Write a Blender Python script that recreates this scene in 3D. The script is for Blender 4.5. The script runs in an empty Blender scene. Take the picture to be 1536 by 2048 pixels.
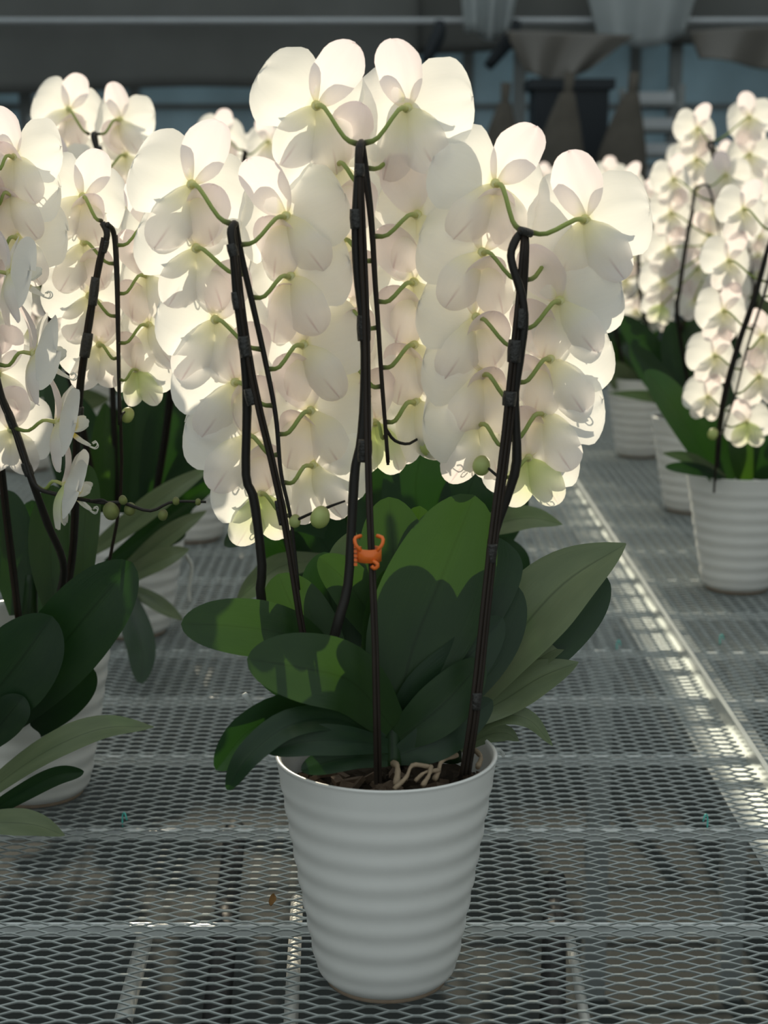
import bpy, math, random
import numpy as np
from mathutils import Vector, Matrix, Euler

# ------------------------------------------------------------------ camera
F = 3317.0                      # focal length in pixels of the 1536 x 2048 frame
CAM = Vector((-0.0025, -1.556, 0.78))
PITCH = math.radians(11.0)
scene = bpy.context.scene
COL = scene.collection
cam_data = bpy.data.cameras.new('camera')
cam_data.sensor_fit = 'VERTICAL'
cam_data.sensor_height = 36.0
cam_data.lens = 36.0 * F / 2048.0
cam_data.clip_start = 0.05
cam_data.dof.use_dof = True
cam_data.dof.focus_distance = 1.76
cam_data.dof.aperture_fstop = 6.2
cam = bpy.data.objects.new('camera', cam_data)
cam.location = CAM
cam.rotation_euler = (math.pi / 2 - PITCH, 0, 0)
COL.objects.link(cam)
scene.camera = cam

# ------------------------------------------------------------------ light
world = bpy.data.worlds.new('world')
scene.world = world
world.use_nodes = True
bg = world.node_tree.nodes['Background']
bg.inputs['Color'].default_value = (0.90, 0.99, 1.0, 1)
bg.inputs['Strength'].default_value = 0.66
sun_data = bpy.data.lights.new('sun', 'SUN')
sun_data.energy = 4.0
sun_data.angle = math.radians(0.6)
sun_data.color = (1.0, 0.88, 0.66)
sun = bpy.data.objects.new('sun', sun_data)
SUN_AZ, SUN_EL = math.radians(11), math.radians(27)
to_sun = Vector((-math.sin(SUN_AZ) * math.cos(SUN_EL), math.cos(SUN_AZ) * math.cos(SUN_EL), math.sin(SUN_EL)))
sun.rotation_euler = to_sun.to_track_quat('Z', 'Y').to_euler()
sun.location = (0, 4, 6)
COL.objects.link(sun)
vs = scene.view_settings
vs.view_transform = 'Standard'
vs.look = 'None'
vs.exposure = 0.0
vs.gamma = 1.0
vs.use_curve_mapping = False

rnd = random.Random(7)

def unp(px, py, Y):
    """point of the plane y=Y seen at a pixel"""
    d = Vector(((px - 768) / F, math.cos(PITCH) + (1024 - py) / F * math.sin(PITCH),
                -math.sin(PITCH) + (1024 - py) / F * math.cos(PITCH)))
    t = (Y - CAM.y) / d.y
    return CAM + d * t

def unpz(px, py, z):
    d = Vector(((px - 768) / F, math.cos(PITCH) + (1024 - py) / F * math.sin(PITCH),
                -math.sin(PITCH) + (1024 - py) / F * math.cos(PITCH)))
    return CAM + d * ((z - CAM.z) / d.z)

def mpp(Y):
    """metres for one pixel at depth plane Y (near the picture centre)"""
    return ((Y - CAM.y) * math.cos(PITCH) + 0.05) / F

# ------------------------------------------------------------------ materials
class NT:
    def __init__(s, name):
        s.m = bpy.data.materials.new(name)
        s.m.use_nodes = True
        s.t = s.m.node_tree
        s.t.nodes.clear()
        s.out = s.n('ShaderNodeOutputMaterial')
    def n(s, typ, **kw):
        nd = s.t.nodes.new(typ)
        for k, v in kw.items():
            if k.startswith('i_'):
                nd.inputs[k[2:].replace('_', ' ')].default_value = v
            else:
                setattr(nd, k, v)
        return nd
    def l(s, a, b):
        s.t.links.new(a, b)
    def mix(s, fac, a, b):
        nd = s.t.nodes.new('ShaderNodeMix')
        nd.data_type = 'RGBA'
        for sock, val in ((nd.inputs[0], fac), (nd.inputs[6], a), (nd.inputs[7], b)):
            if hasattr(val, 'is_linked'):
                s.l(val, sock)
            else:
                sock.default_value = val if not isinstance(val, tuple) or len(val) == 4 else (*val, 1)
        return nd.outputs[2]
    def ramp(s, fac, stops):
        nd = s.n('ShaderNodeValToRGB')
        e = nd.color_ramp.elements
        while len(e) < len(stops):
            e.new(0.5)
        for k, (p, c) in enumerate(stops):
            e[k].position = p
            e[k].color = (c, c, c, 1) if not isinstance(c, tuple) else (*c, 1)
        s.l(fac, nd.inputs[0])
        return nd.outputs[0]
    def math(s, op, a, b=0.0):
        nd = s.n('ShaderNodeMath', operation=op)
        for k, val in enumerate((a, b)):
            if hasattr(val, 'is_linked'):
                s.l(val, nd.inputs[k])
            else:
                nd.inputs[k].default_value = val
        return nd.outputs[0]

def plain(name, color, rough=0.5, spec=0.5, metal=0.0, noise=0.0, nscale=40.0, bump=0.0):
    t = NT(name)
    p = t.n('ShaderNodeBsdfPrincipled')
    p.inputs['Roughness'].default_value = rough
    p.inputs['Specular IOR Level'].default_value = spec
    p.inputs['Metallic'].default_value = metal
    tc = t.n('ShaderNodeTexCoord')
    nz = t.n('ShaderNodeTexNoise')
    nz.inputs['Scale'].default_value = nscale
    nz.inputs['Detail'].default_value = 4
    t.l(tc.outputs['Object'], nz.inputs['Vector'])
    lo = tuple(c * (1 - noise) for c in color)
    hi = tuple(min(1, c * (1 + noise)) for c in color)
    t.l(t.mix(nz.outputs[0], lo, hi), p.inputs['Base Color'])
    if bump:
        b = t.n('ShaderNodeBump')
        b.inputs['Strength'].default_value = bump
        b.inputs['Distance'].default_value = 0.002
        t.l(nz.outputs[0], b.inputs['Height'])
        t.l(b.outputs[0], p.inputs['Normal'])
    t.l(p.outputs[0], t.out.inputs[0])
    return t.m

def tepal_mat(name, white, tip, base, base_reach, base_amt, streak=0.0, trans=0.66):
    """thin translucent petal: colour from base to tip, fine veins along it"""
    t = NT(name)
    uv = t.n('ShaderNodeUVMap')
    sep = t.n('ShaderNodeSeparateXYZ')
    t.l(uv.outputs[0], sep.inputs[0])
    u, v = sep.outputs[0], sep.outputs[1]
    mp = t.n('ShaderNodeMapping')
    mp.inputs['Scale'].default_value = (2.0, 34.0, 1.0)
    t.l(uv.outputs[0], mp.inputs[0])
    nz = t.n('ShaderNodeTexNoise')
    nz.inputs['Scale'].default_value = 1.0
    nz.inputs['Detail'].default_value = 3
    t.l(mp.outputs[0], nz.inputs['Vector'])
    c = t.mix(t.ramp(u, [(0.35, 0.0), (1.0, 1.0)]), white, tip)
    vein = t.ramp(nz.outputs[0], [(0.35, 0.0), (0.7, 1.0)])
    c = t.mix(t.math('MULTIPLY', vein, 0.10), c, tuple(x * 0.82 for x in tip))
    if streak:
        mid = t.ramp(t.math('ABSOLUTE', t.math('SUBTRACT', v, 0.5)), [(0.0, 1.0), (0.05, 0.0)])
        tipm = t.ramp(u, [(0.62, 0.0), (0.85, 1.0)])
        c = t.mix(t.math('MULTIPLY', t.math('MULTIPLY', mid, tipm), streak), c, (0.55, 0.38, 0.42))
    bs = t.ramp(u, [(0.0, 1.0), (base_reach * 0.35, 0.75), (base_reach, 0.0)])
    c = t.mix(t.math('MULTIPLY', bs, base_amt), c, base)
    d = t.n('ShaderNodeBsdfPrincipled')
    d.inputs['Roughness'].default_value = 0.5
    d.inputs['Specular IOR Level'].default_value = 0.25
    t.l(c, d.inputs['Base Color'])
    tr = t.n('ShaderNodeBsdfTranslucent')
    t.l(c, tr.inputs[0])
    bp = t.n('ShaderNodeBump')
    bp.inputs['Strength'].default_value = 0.12
    bp.inputs['Distance'].default_value = 0.001
    t.l(nz.outputs[0], bp.inputs['Height'])
    t.l(bp.outputs[0], d.inputs['Normal'])
    mx = t.n('ShaderNodeMixShader')
    mx.inputs[0].default_value = trans
    t.l(d.outputs[0], mx.inputs[1])
    t.l(tr.outputs[0], mx.inputs[2])
    t.l(mx.outputs[0], t.out.inputs[0])
    return t.m

def leaf_mat(name, dark, light, rough, trans, tcol):
    t = NT(name)
    uv = t.n('ShaderNodeUVMap')
    sep = t.n('ShaderNodeSeparateXYZ')
    t.l(uv.outputs[0], sep.inputs[0])
    mp = t.n('ShaderNodeMapping')
    mp.inputs['Scale'].default_value = (3.0, 60.0, 1.0)
    t.l(uv.outputs[0], mp.inputs[0])
    nz = t.n('ShaderNodeTexNoise')
    nz.inputs['Scale'].default_value = 1.0
    nz.inputs['Detail'].default_value = 4
    t.l(mp.outputs[0], nz.inputs['Vector'])
    n2 = t.n('ShaderNodeTexNoise')
    n2.inputs['Scale'].default_value = 3.0
    t.l(uv.outputs[0], n2.inputs['Vector'])
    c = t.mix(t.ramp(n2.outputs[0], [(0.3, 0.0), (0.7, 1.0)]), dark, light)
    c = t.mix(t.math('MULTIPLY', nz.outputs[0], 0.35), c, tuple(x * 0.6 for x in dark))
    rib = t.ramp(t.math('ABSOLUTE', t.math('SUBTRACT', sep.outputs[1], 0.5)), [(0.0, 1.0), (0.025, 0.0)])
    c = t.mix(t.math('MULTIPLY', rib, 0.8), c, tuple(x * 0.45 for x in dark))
    p = t.n('ShaderNodeBsdfPrincipled')
    p.inputs['Roughness'].default_value = rough
    p.inputs['Specular IOR Level'].default_value = 0.35
    t.l(c, p.inputs['Base Color'])
    b = t.n('ShaderNodeBump')
    b.inputs['Strength'].default_value = 0.15
    b.inputs['Distance'].default_value = 0.002
    t.l(nz.outputs[0], b.inputs['Height'])
    t.l(b.outputs[0], p.inputs['Normal'])
    tr = t.n('ShaderNodeBsdfTranslucent')
    tr.inputs[0].default_value = (*tcol, 1)
    mx = t.n('ShaderNodeMixShader')
    mx.inputs[0].default_value = trans
    t.l(p.outputs[0], mx.inputs[1])
    t.l(tr.outputs[0], mx.inputs[2])
    t.l(mx.outputs[0], t.out.inputs[0])
    return t.m

def ugrad_mat(name, stops, rough=0.45, trans=0.0):
    """colour along u only (pedicels, buds, lips)"""
    t = NT(name)
    uv = t.n('ShaderNodeUVMap')
    sep = t.n('ShaderNodeSeparateXYZ')
    t.l(uv.outputs[0], sep.inputs[0])
    c = t.ramp(sep.outputs[0], stops)
    p = t.n('ShaderNodeBsdfPrincipled')
    p.inputs['Roughness'].default_value = rough
    p.inputs['Specular IOR Level'].default_value = 0.3
    t.l(c, p.inputs['Base Color'])
    if trans:
        tr = t.n('ShaderNodeBsdfTranslucent')
        t.l(c, tr.inputs[0])
        mx = t.n('ShaderNodeMixShader')
        mx.inputs[0].default_value = trans
        t.l(p.outputs[0], mx.inputs[1])
        t.l(tr.outputs[0], mx.inputs[2])
        t.l(mx.outputs[0], t.out.inputs[0])
    else:
        t.l(p.outputs[0], t.out.inputs[0])
    return t.m

WHITE = (0.955, 0.95, 0.92)
M = {}
M['petal'] = tepal_mat('petal_white', WHITE, (0.955, 0.95, 0.925), (0.80, 0.82, 0.42), 0.16, 0.8)
M['dorsal'] = tepal_mat('sepal_blush', (0.94, 0.875, 0.865), (0.925, 0.815, 0.83), (0.92, 0.85, 0.50), 0.14, 0.7)
M['lateral'] = tepal_mat('sepal_green_base', (0.945, 0.935, 0.895), (0.93, 0.88, 0.88), (0.90, 0.87, 0.46), 0.50, 0.50, streak=0.5)
M['young'] = tepal_mat('sepal_young', (0.90, 0.92, 0.80), (0.90, 0.88, 0.82), (0.70, 0.80, 0.32), 0.95, 0.85, streak=0.4)
M['lip'] = ugrad_mat('lip_white_yellow', [(0.0, (0.85, 0.62, 0.06)), (0.28, (0.88, 0.70, 0.12)), (0.45, (0.92, 0.91, 0.84)), (1.0, (0.93, 0.93, 0.88))], trans=0.4)
M['column'] = ugrad_mat('column_yellow', [(0.0, (0.80, 0.80, 0.30)), (1.0, (0.9, 0.85, 0.55))], trans=0.25)
M['pedicel'] = ugrad_mat('pedicel_green', [(0.0, (0.10, 0.09, 0.045)), (0.14, (0.22, 0.28, 0.07)), (0.5, (0.42, 0.52, 0.15)), (1.0, (0.66, 0.64, 0.28))], trans=0.3)
M['bud'] = ugrad_mat('bud_green', [(0.0, (0.42, 0.52, 0.14)), (0.6, (0.58, 0.66, 0.26)), (1.0, (0.42, 0.40, 0.16))], trans=0.25)
M['bud_dark'] = ugrad_mat('bud_dull_green', [(0.0, (0.16, 0.20, 0.06)), (0.6, (0.22, 0.26, 0.09)), (1.0, (0.13, 0.12, 0.06))], trans=0.15)
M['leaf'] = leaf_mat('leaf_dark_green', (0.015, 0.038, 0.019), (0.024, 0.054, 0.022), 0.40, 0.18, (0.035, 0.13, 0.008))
M['leaf_sheen'] = leaf_mat('leaf_sky_sheen', (0.135, 0.175, 0.090), (0.180, 0.225, 0.115), 0.34, 0.15, (0.03, 0.10, 0.01))  # green leaf with the sky's glossy reflection painted into its base colour
M['leaf_bright'] = leaf_mat('leaf_mid_green', (0.018, 0.046, 0.016), (0.027, 0.062, 0.019), 0.40, 0.28, (0.075, 0.19, 0.014))
M['stem'] = plain('spike_dark', (0.017, 0.015, 0.012), 0.5, 0.3, noise=0.4, nscale=60)
M['stake'] = plain('stake_brown', (0.024, 0.017, 0.012), 0.55, 0.25, noise=0.3, nscale=50)
M['tape'] = plain('tape_black', (0.026, 0.025, 0.022), 0.4, 0.45, noise=0.5, nscale=300, bump=0.8)
M['glaze'] = plain('pot_glaze', (0.78, 0.78, 0.75), 0.30, 0.5, noise=0.04, nscale=30)
M['foot'] = plain('pot_bare_clay', (0.34, 0.26, 0.19), 0.85, 0.2, noise=0.2, nscale=120)
M['moss'] = plain('bark_mix', (0.035, 0.026, 0.018), 0.95, 0.1, noise=0.7, nscale=90, bump=1.0)
M['bark'] = plain('bark_chip', (0.12, 0.085, 0.06), 0.9, 0.15, noise=0.5, nscale=120, bump=0.7)
M['root'] = plain('dry_root', (0.32, 0.245, 0.165), 0.85, 0.2, noise=0.4, nscale=150, bump=0.6)
M['air_root'] = plain('aerial_root_grey', (0.55, 0.57, 0.55), 0.7, 0.3, noise=0.2, nscale=150)
M['clip'] = plain('clip_orange', (0.85, 0.17, 0.02), 0.35, 0.5, noise=0.08)
M['wire_y'] = plain('clip_amber', (0.85, 0.36, 0.01), 0.35, 0.5, noise=0.08)
M['galv'] = plain('galvanised_mesh', (0.33, 0.36, 0.35), 0.42, 0.5, metal=0.45, noise=0.35, nscale=60)
M['galv2'] = plain('galvanised_rail', (0.46, 0.50, 0.50), 0.38, 0.5, metal=0.7, noise=0.2, nscale=25)
M['joist'] = plain('joist_bright', (0.70, 0.74, 0.74), 0.35, 0.5, metal=0.0, noise=0.1, nscale=25)
M['chrome'] = plain('pipe_steel', (0.70, 0.70, 0.66), 0.3, 0.5, metal=0.3, noise=0.1)
M['floor'] = plain('ground_cover_sheet', (0.036, 0.042, 0.041), 0.8, 0.2, noise=0.4, nscale=9)
M['black'] = plain('black_rubber', (0.012, 0.012, 0.013), 0.5, 0.4)
M['teal'] = plain('teal_plastic', (0.10, 0.55, 0.48), 0.4, 0.5)
M['brownbit'] = plain('dry_leaf_brown', (0.26, 0.15, 0.06), 0.9, 0.1, noise=0.4, nscale=200)

# ------------------------------------------------------------------ object helpers
def link(o, parent=None):
    COL.objects.link(o)
    if parent:
        o.parent = parent
    return o

def tag(o, label=None, category=None, group=None, kind=None):
    if label: o['label'] = label
    if category: o['category'] = category
    if group: o['group'] = group
    if kind: o['kind'] = kind
    return o

def empty(name, loc):
    o = bpy.data.objects.new(name, None)
    o.location = loc
    o.empty_display_size = 0.05
    return link(o)

class MB:
    """collects vertices, faces, uv and material slots for ONE mesh"""
    def __init__(s):
        s.v, s.f, s.uv, s.mi = [], [], [], []
    def add(s, verts, faces, uvs=None, mi=0):
        b = len(s.v)
        s.v += [tuple(x) for x in verts]
        s.uv += uvs if uvs else [(0.5, 0.5)] * len(verts)
        for fc in faces:
            s.f.append(tuple(b + k for k in fc))
            s.mi.append(mi)
    def merge(s, o, mi=0):
        s.add(o.v, o.f, o.uv, mi)
    def box(s, c, d, rot=None, mi=0):
        cx, cy, cz = c
        vs_ = []
        for sx in (-.5, .5):
            for sy in (-.5, .5):
                for sz in (-.5, .5):
                    p = Vector((sx * d[0], sy * d[1], sz * d[2]))
                    if rot: p = rot @ p
                    vs_.append((p.x + cx, p.y + cy, p.z + cz))
        s.add(vs_, [(0, 1, 3, 2), (4, 6, 7, 5), (0, 4, 5, 1), (2, 3, 7, 6), (0, 2, 6, 4), (1, 5, 7, 3)], None, mi)
    def mesh(s, name, mats, smooth=True):
        me = bpy.data.meshes.new(name)
        me.from_pydata(s.v, [], s.f)
        ul = me.uv_layers.new(name='UVMap')
        li = np.zeros(len(me.loops), dtype=np.int32)
        me.loops.foreach_get('vertex_index', li)
        ul.data.foreach_set('uv', np.array(s.uv, dtype=np.float32)[li].ravel())
        for m in (mats if isinstance(mats, list) else [mats]):
            me.materials.append(m)
        if isinstance(mats, list):
            me.polygons.foreach_set('material_index', s.mi)
        if smooth:
            me.polygons.foreach_set('use_smooth', [True] * len(me.polygons))
        me.update()
        return me
    def build(s, name, mats, parent=None, smooth=True, loc=None):
        o = bpy.data.objects.new(name, s.mesh(name, mats, smooth))
        if loc is not None:
            o.location = loc
        return link(o, parent)

def crom(pts, n):
    """Catmull-Rom through points, n samples"""
    P = [Vector(p) for p in pts]
    if len(P) == 2:
        return [P[0].lerp(P[1], k / (n - 1)) for k in range(n)]
    P = [P[0] * 2 - P[1]] + P + [P[-1] * 2 - P[-2]]
    m = len(P) - 3
    out = []
    for k in range(n):
        x = k / (n - 1) * m
        i = min(int(x), m - 1)
        t = x - i
        a, b, c, d = P[i], P[i + 1], P[i + 2], P[i + 3]
        out.append(0.5 * ((2 * b) + (c - a) * t + (2 * a - 5 * b + 4 * c - d) * t * t + (3 * b - a - 3 * c + d) * t ** 3))
    return out

def tube(path, r, sides=7, mb=None, origin=None, cap=True):
    """tube along a path; r is a number or a function of t"""
    mb = mb or MB()
    n = len(path)
    rf = r if callable(r) else (lambda t: r)
    og = origin or Vector((0, 0, 0))
    verts, uvs, faces = [], [], []
    prev = None
    for k, p in enumerate(path):
        T = (path[min(k + 1, n - 1)] - path[max(k - 1, 0)]).normalized()
        ref = prev if prev is not None else (Vector((0, 1, 0)) if abs(T.y) < 0.9 else Vector((1, 0, 0)))
        A = (ref - T * ref.dot(T)).normalized()
        prev = A
        B = T.cross(A)
        t = k / (n - 1)
        for j in range(sides):
            a = 2 * math.pi * j / sides
            verts.append(p - og + (A * math.cos(a) + B * math.sin(a)) * rf(t))
            uvs.append((t, j / sides))
    for k in range(n - 1):
        for j in range(sides):
            j2 = (j + 1) % sides
            faces.append((k * sides + j, k * sides + j2, (k + 1) * sides + j2, (k + 1) * sides + j))
    if cap:
        faces.append(tuple(reversed(range(sides))))
        faces.append(tuple((n - 1) * sides + j for j in range(sides)))
    mb.add(verts, faces, uvs)
    return mb

def lathe(profile, seg=48, mb=None):
    mb = mb or MB()
    n = len(profile)
    verts, faces, uvs = [], [], []
    for k, (r, z) in enumerate(profile):
        for j in range(seg):
            a = 2 * math.pi * j / seg
            verts.append((r * math.cos(a), r * math.sin(a), z))
            uvs.append((k / (n - 1), j / seg))
    for k in range(n - 1):
        for j in range(seg):
            j2 = (j + 1) % seg
            faces.append((k * seg + j, k * seg + j2, (k + 1) * seg + j2, (k + 1) * seg + j))
    mb.add(verts, faces, uvs)
    return mb

# ------------------------------------------------------------------ the greenhouse shell
def struct(name, mb, mat, label=None, loc=None, smooth=False):
    return tag(mb.build(name, mat, None, smooth, loc), label, None, None, 'structure')

b = MB(); b.box((0, 3.5, -0.75), (9.0, 15.0, 0.1))
struct('floor', b, M['floor'])

def vinyl(name, col, trans):
    t = NT(name)
    d = t.n('ShaderNodeBsdfPrincipled')
    d.inputs['Roughness'].default_value = 0.3
    tc = t.n('ShaderNodeTexCoord')
    nz = t.n('ShaderNodeTexNoise')
    nz.inputs['Scale'].default_value = 2.0
    nz.inputs['Detail'].default_value = 5
    t.l(tc.outputs['Object'], nz.inputs['Vector'])
    c = t.mix(t.ramp(nz.outputs[0], [(0.3, 0.0), (0.7, 1.0)]), tuple(x * 0.7 for x in col), col)
    t.l(c, d.inputs['Base Color'])
    tr = t.n('ShaderNodeBsdfTranslucent')
    t.l(c, tr.inputs[0])
    mx = t.n('ShaderNodeMixShader')
    mx.inputs[0].default_value = trans
    t.l(d.outputs[0], mx.inputs[1])
    t.l(tr.outputs[0], mx.inputs[2])
    t.l(mx.outputs[0], t.out.inputs[0])
    return t.m

M['vinyl'] = vinyl('vinyl_blue', (0.38, 0.50, 0.58), 0.40)
M['curtain'] = plain('shade_curtain_dark', (0.125, 0.13, 0.125), 0.9, 0.1, noise=0.2, nscale=3)
M['clear'] = vinyl('clear_sheet', (0.52, 0.57, 0.58), 0.45)
M['brownsheet'] = vinyl('dull_sheet', (0.20, 0.19, 0.17), 0.2)
M['navy'] = plain('machine_navy', (0.020, 0.026, 0.032), 0.6, 0.3, noise=0.2, nscale=4)
M['sack'] = plain('sack_brown', (0.10, 0.092, 0.078), 0.9, 0.1, noise=0.4, nscale=8)
M['post'] = plain('post_grey', (0.22, 0.24, 0.24), 0.6, 0.4, noise=0.2, nscale=5)
M['wallw'] = plain('wall_board', (0.10, 0.115, 0.125), 0.8, 0.2, noise=0.3, nscale=3)
M['white'] = plain('white_plastic', (0.42, 0.45, 0.47), 0.5, 0.4, noise=0.15, nscale=6)

YB = 8.6
b = MB(); b.box((0, YB + 0.10, 0.10), (9.0, 0.1, 1.6))
struct('wall_back', b, M['wallw'])
for sx, nm in ((-1, 'wall_left'), (1, 'wall_right')):
    b = MB(); b.box((sx * 4.45, 3.5, 0.85), (0.1, 15.0, 3.1))
    struct(nm, b, M['curtain'])
# row of vinyl window bays over the low back wall
for k in range(9):
    x = -4.0 + k * 1.0
    o = MB(); o.box((0, 0, 0), (0.94, 0.02, 1.50))
    w = struct('window_%d' % (k + 1), o, M['vinyl'], loc=(x, YB + 0.10, 1.65))
    f = MB()
    for dx in (-0.485, 0.485):
        f.box((dx, 0, 0), (0.03, 0.05, 1.5))
    for dz in (-0.735, 0.735, -0.38):
        f.box((0, 0, dz), (0.94, 0.05, 0.03))
    f.build('window_frame', M['post'], w, False)

# ------------------------------------------------------------------ expanded metal benches
LWD, SWD = 0.0456, 0.0190
NX, NY = 23, 96
def expanded_panel():
    """zigzag strands, bonded and twice as wide where two rows meet"""
    mb = MB()
    ws, wn, h, flat = 0.0013, 0.0022, 0.0014, 0.0052
    P_ = SWD / 2
    for k in range(NY):
        pts = []
        for i in range(2 * NX + 1):
            s = 1 if (i + k) % 2 == 0 else -1
            x = i * LWD / 2
            yn = (k + 0.5) * P_ + s * (P_ / 2 - wn / 2 + 0.0002)
            ym = (k + 0.5) * P_ + s * (P_ / 2 - ws / 2 + 0.0002)
            sl = P_ / (LWD / 2 - flat) * 0.003
            if i > 0: pts += [(x - flat / 2 - .003, ym - s * sl, s * .6, ws), (x - flat / 2, yn, s, wn)]
            else: pts += [(0, yn, s, wn)]
            if i < 2 * NX: pts += [(x + flat / 2, yn, s, wn), (x + flat / 2 + .003, ym - s * sl, s * .6, ws)]
        verts, faces = [], []
        for x, y, s, w in pts:
            zt = 0.0006 * s
            verts += [(x, y - w / 2, zt - 0.0004), (x, y + w / 2, zt + 0.0004), (x, y + w / 2, zt + 0.0004 - h), (x, y - w / 2, zt - 0.0004 - h)]
        for q in range(len(pts) - 1):
            a, c = q * 4, q * 4 + 4
            for e in range(4):
                e2 = (e + 1) % 4
                faces.append((a + e, c + e, c + e2, a + e2))
        mb.add(verts, faces)
    return mb.mesh('mesh_panel', M['galv'], False)
panel_me = expanded_panel()
PW, PL = NX * LWD, NY * SWD / 2
Y0 = 0.13 - PL
def bench(name, x0, ncols, nrows, label, zoff=0.0):
    x1 = x0 + ncols * PW
    y1 = Y0 + nrows * PL
    root = empty(name, ((x0 + x1) / 2, (Y0 + y1) / 2, -0.70))
    tag(root, label, 'bench', 'greenhouse growing benches')
    inv = root.location
    for c in range(ncols):
        for r in range(nrows):
            o = bpy.data.objects.new('mesh_panel', panel_me)
            o.location = Vector((x0 + c * PW, Y0 + r * PL, -0.0014 + zoff)) - inv
            link(o, root)
    jm = MB(); jm.box((0, 0, 0), (ncols * PW, 0.010, 0.012))
    jme = jm.mesh('cross_bar', M['joist'], False)
    k = -3
    while 0.13 + 0.273 * k < y1 - 0.02:
        yy = 0.13 + 0.273 * k
        if yy > Y0:
            o = bpy.data.objects.new('cross_bar', jme)
            o.location = Vector(((x0 + x1) / 2, yy, -0.0108 + zoff)) - inv
            link(o, root)
        k += 1
    for sx in (x0, x1):
        s = 1 if sx == x1 else -1
        m_ = MB()
        L = y1 - Y0
        m_.box((0.002 * s, 0, -0.008), (0.004, L, 0.050))
        m_.box((-0.024 * s, 0, -0.034), (0.050, L, 0.003))
        m_.build('edge_rail', M['galv2'], root, False, Vector((sx + 0.001 * s, (Y0 + y1) / 2, 0.0 + zoff)) - inv)
    for xx in (x0 + 0.12, x1 - 0.12):
        for yy in np.arange(Y0 + 0.3, y1, 1.8):
            m_ = MB(); m_.box((0, 0, 0), (0.04, 0.04, 0.66))
            m_.build('leg', M['galv2'], root, False, Vector((xx, yy, -0.37 + zoff)) - inv)
    return root
XR = 0.508
bench('growing_bench', XR - 2 * PW, 2, 8, 'expanded metal bench carrying the orchid with the orange clip')
bench('growing_bench', XR + 0.012, 2, 8, 'expanded metal bench beyond the raised edge rail', -0.004)

# ------------------------------------------------------------------ under the bench
def pipe(name, p0, p1, r, mat, label, cat='pipe', collar=True):
    p0, p1 = Vector(p0), Vector(p1)
    root = empty(name, p0)
    tag(root, label, cat)
    tube([p0, p0.lerp(p1, .5), p1], r, 12, origin=p0).build('pipe_tube', mat, root)
    if collar:
        c = p0.lerp(p1, 0.5)
        d = (p1 - p0).normalized()
        tube([c - d * 0.03, c, c + d * 0.03], r * 1.25, 12, origin=p0).build('joint_collar', M['black'], root)
    return root
ps = [(unpz(594, 1800, -0.05), unpz(582, 2040, -0.05), 0.0075, 'chrome', 'thin bright steel pipe running under the bench mesh by the white pot', 1.0),
      (unpz(288, 1880, -0.07), unpz(247, 2040, -0.07), 0.010, 'chrome', 'steel pipe with a black joint under the bench mesh', 1.0),
      (unpz(1135, 1850, -0.07), unpz(1170, 2040, -0.07), 0.006, 'chrome', 'thin grey pipe under the bench beside a black hose', 1.0)]
for a, c, r, m_, lb, q in ps:
    d = (c - a)
    pipe('steel_pipe', a - Vector((0, 0, 0)), a + d * 2.5, r, M[m_], lb, collar=(r > 0.009))
a, c = unpz(1110, 1760, -0.2), unpz(1105, 2040, -0.2)
pipe('rubber_hose', a, a + (c - a) * 2, 0.016, M['black'], 'black rubber hose lying under the bench mesh', 'hose', False)
a, c = unpz(470, 1660, -0.25), unpz(440, 1960, -0.25)
pipe('rubber_hose', a, a + (c - a) * 1.6, 0.018, M['black'], 'thick black hose under the bench in front of the pot', 'hose', False)

# ------------------------------------------------------------------ orchid flower pieces
def tepal(L, W, a, b, ang, seed, back=0.010, cup=0.005, wave=0.0012, y0=0.0, keel=0.0, nu=14, nv=8, mirror=1):
    r = random.Random(seed)
    ph, ph2 = r.uniform(0, 6), r.uniform(0, 6)
    um = a / (a + b)
    fm = um ** a * (1 - um) ** b
    skew = r.uniform(-0.06, 0.06)
    verts, uvs, faces = [], [], []
    ca, sa = math.cos(ang), math.sin(ang)
    for i in range(nu + 1):
        u = 0.5 - 0.5 * math.cos(math.pi * (0.04 + 0.96 * i / nu))
        half = W / 2 * (max(u, 1e-4) ** a * max(1 - u, 0) ** b) / fm
        if i == nu: half = W * 0.004
        for j in range(nv + 1):
            v = -1 + 2 * j / nv
            half_ = half * (1 + 0.035 * math.sin(8 * u + ph + (2.1 if v > 0 else 0)) + 0.02 * math.sin(17 * u + ph2 + (1 if v > 0 else 0)))
            x = v * half_ + skew * L * math.sin(u * 2.6) * 0.5
            z = u * L
            y = y0 - back * u * u + cup * math.sin(math.pi * u) * (1 - v * v) - cup * 0.6 * v * v
            y += wave * math.sin(5 * u + ph + 1.5 * v) * (0.3 + abs(v)) + wave * 0.8 * math.sin(9 * v + ph2) * u
            y -= keel * (1 - min(1, abs(v) * 2.2)) * u
            verts.append((x * ca + z * sa, y, -x * sa + z * ca))
            uvs.append((u, (v + 1) / 2))
    for i in range(nu):
        for j in range(nv):
            p = i * (nv + 1) + j
            faces.append((p, p + 1, p + nv + 2, p + nv + 1))
    mb = MB(); mb.add(verts, faces, uvs)
    return mb

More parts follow.
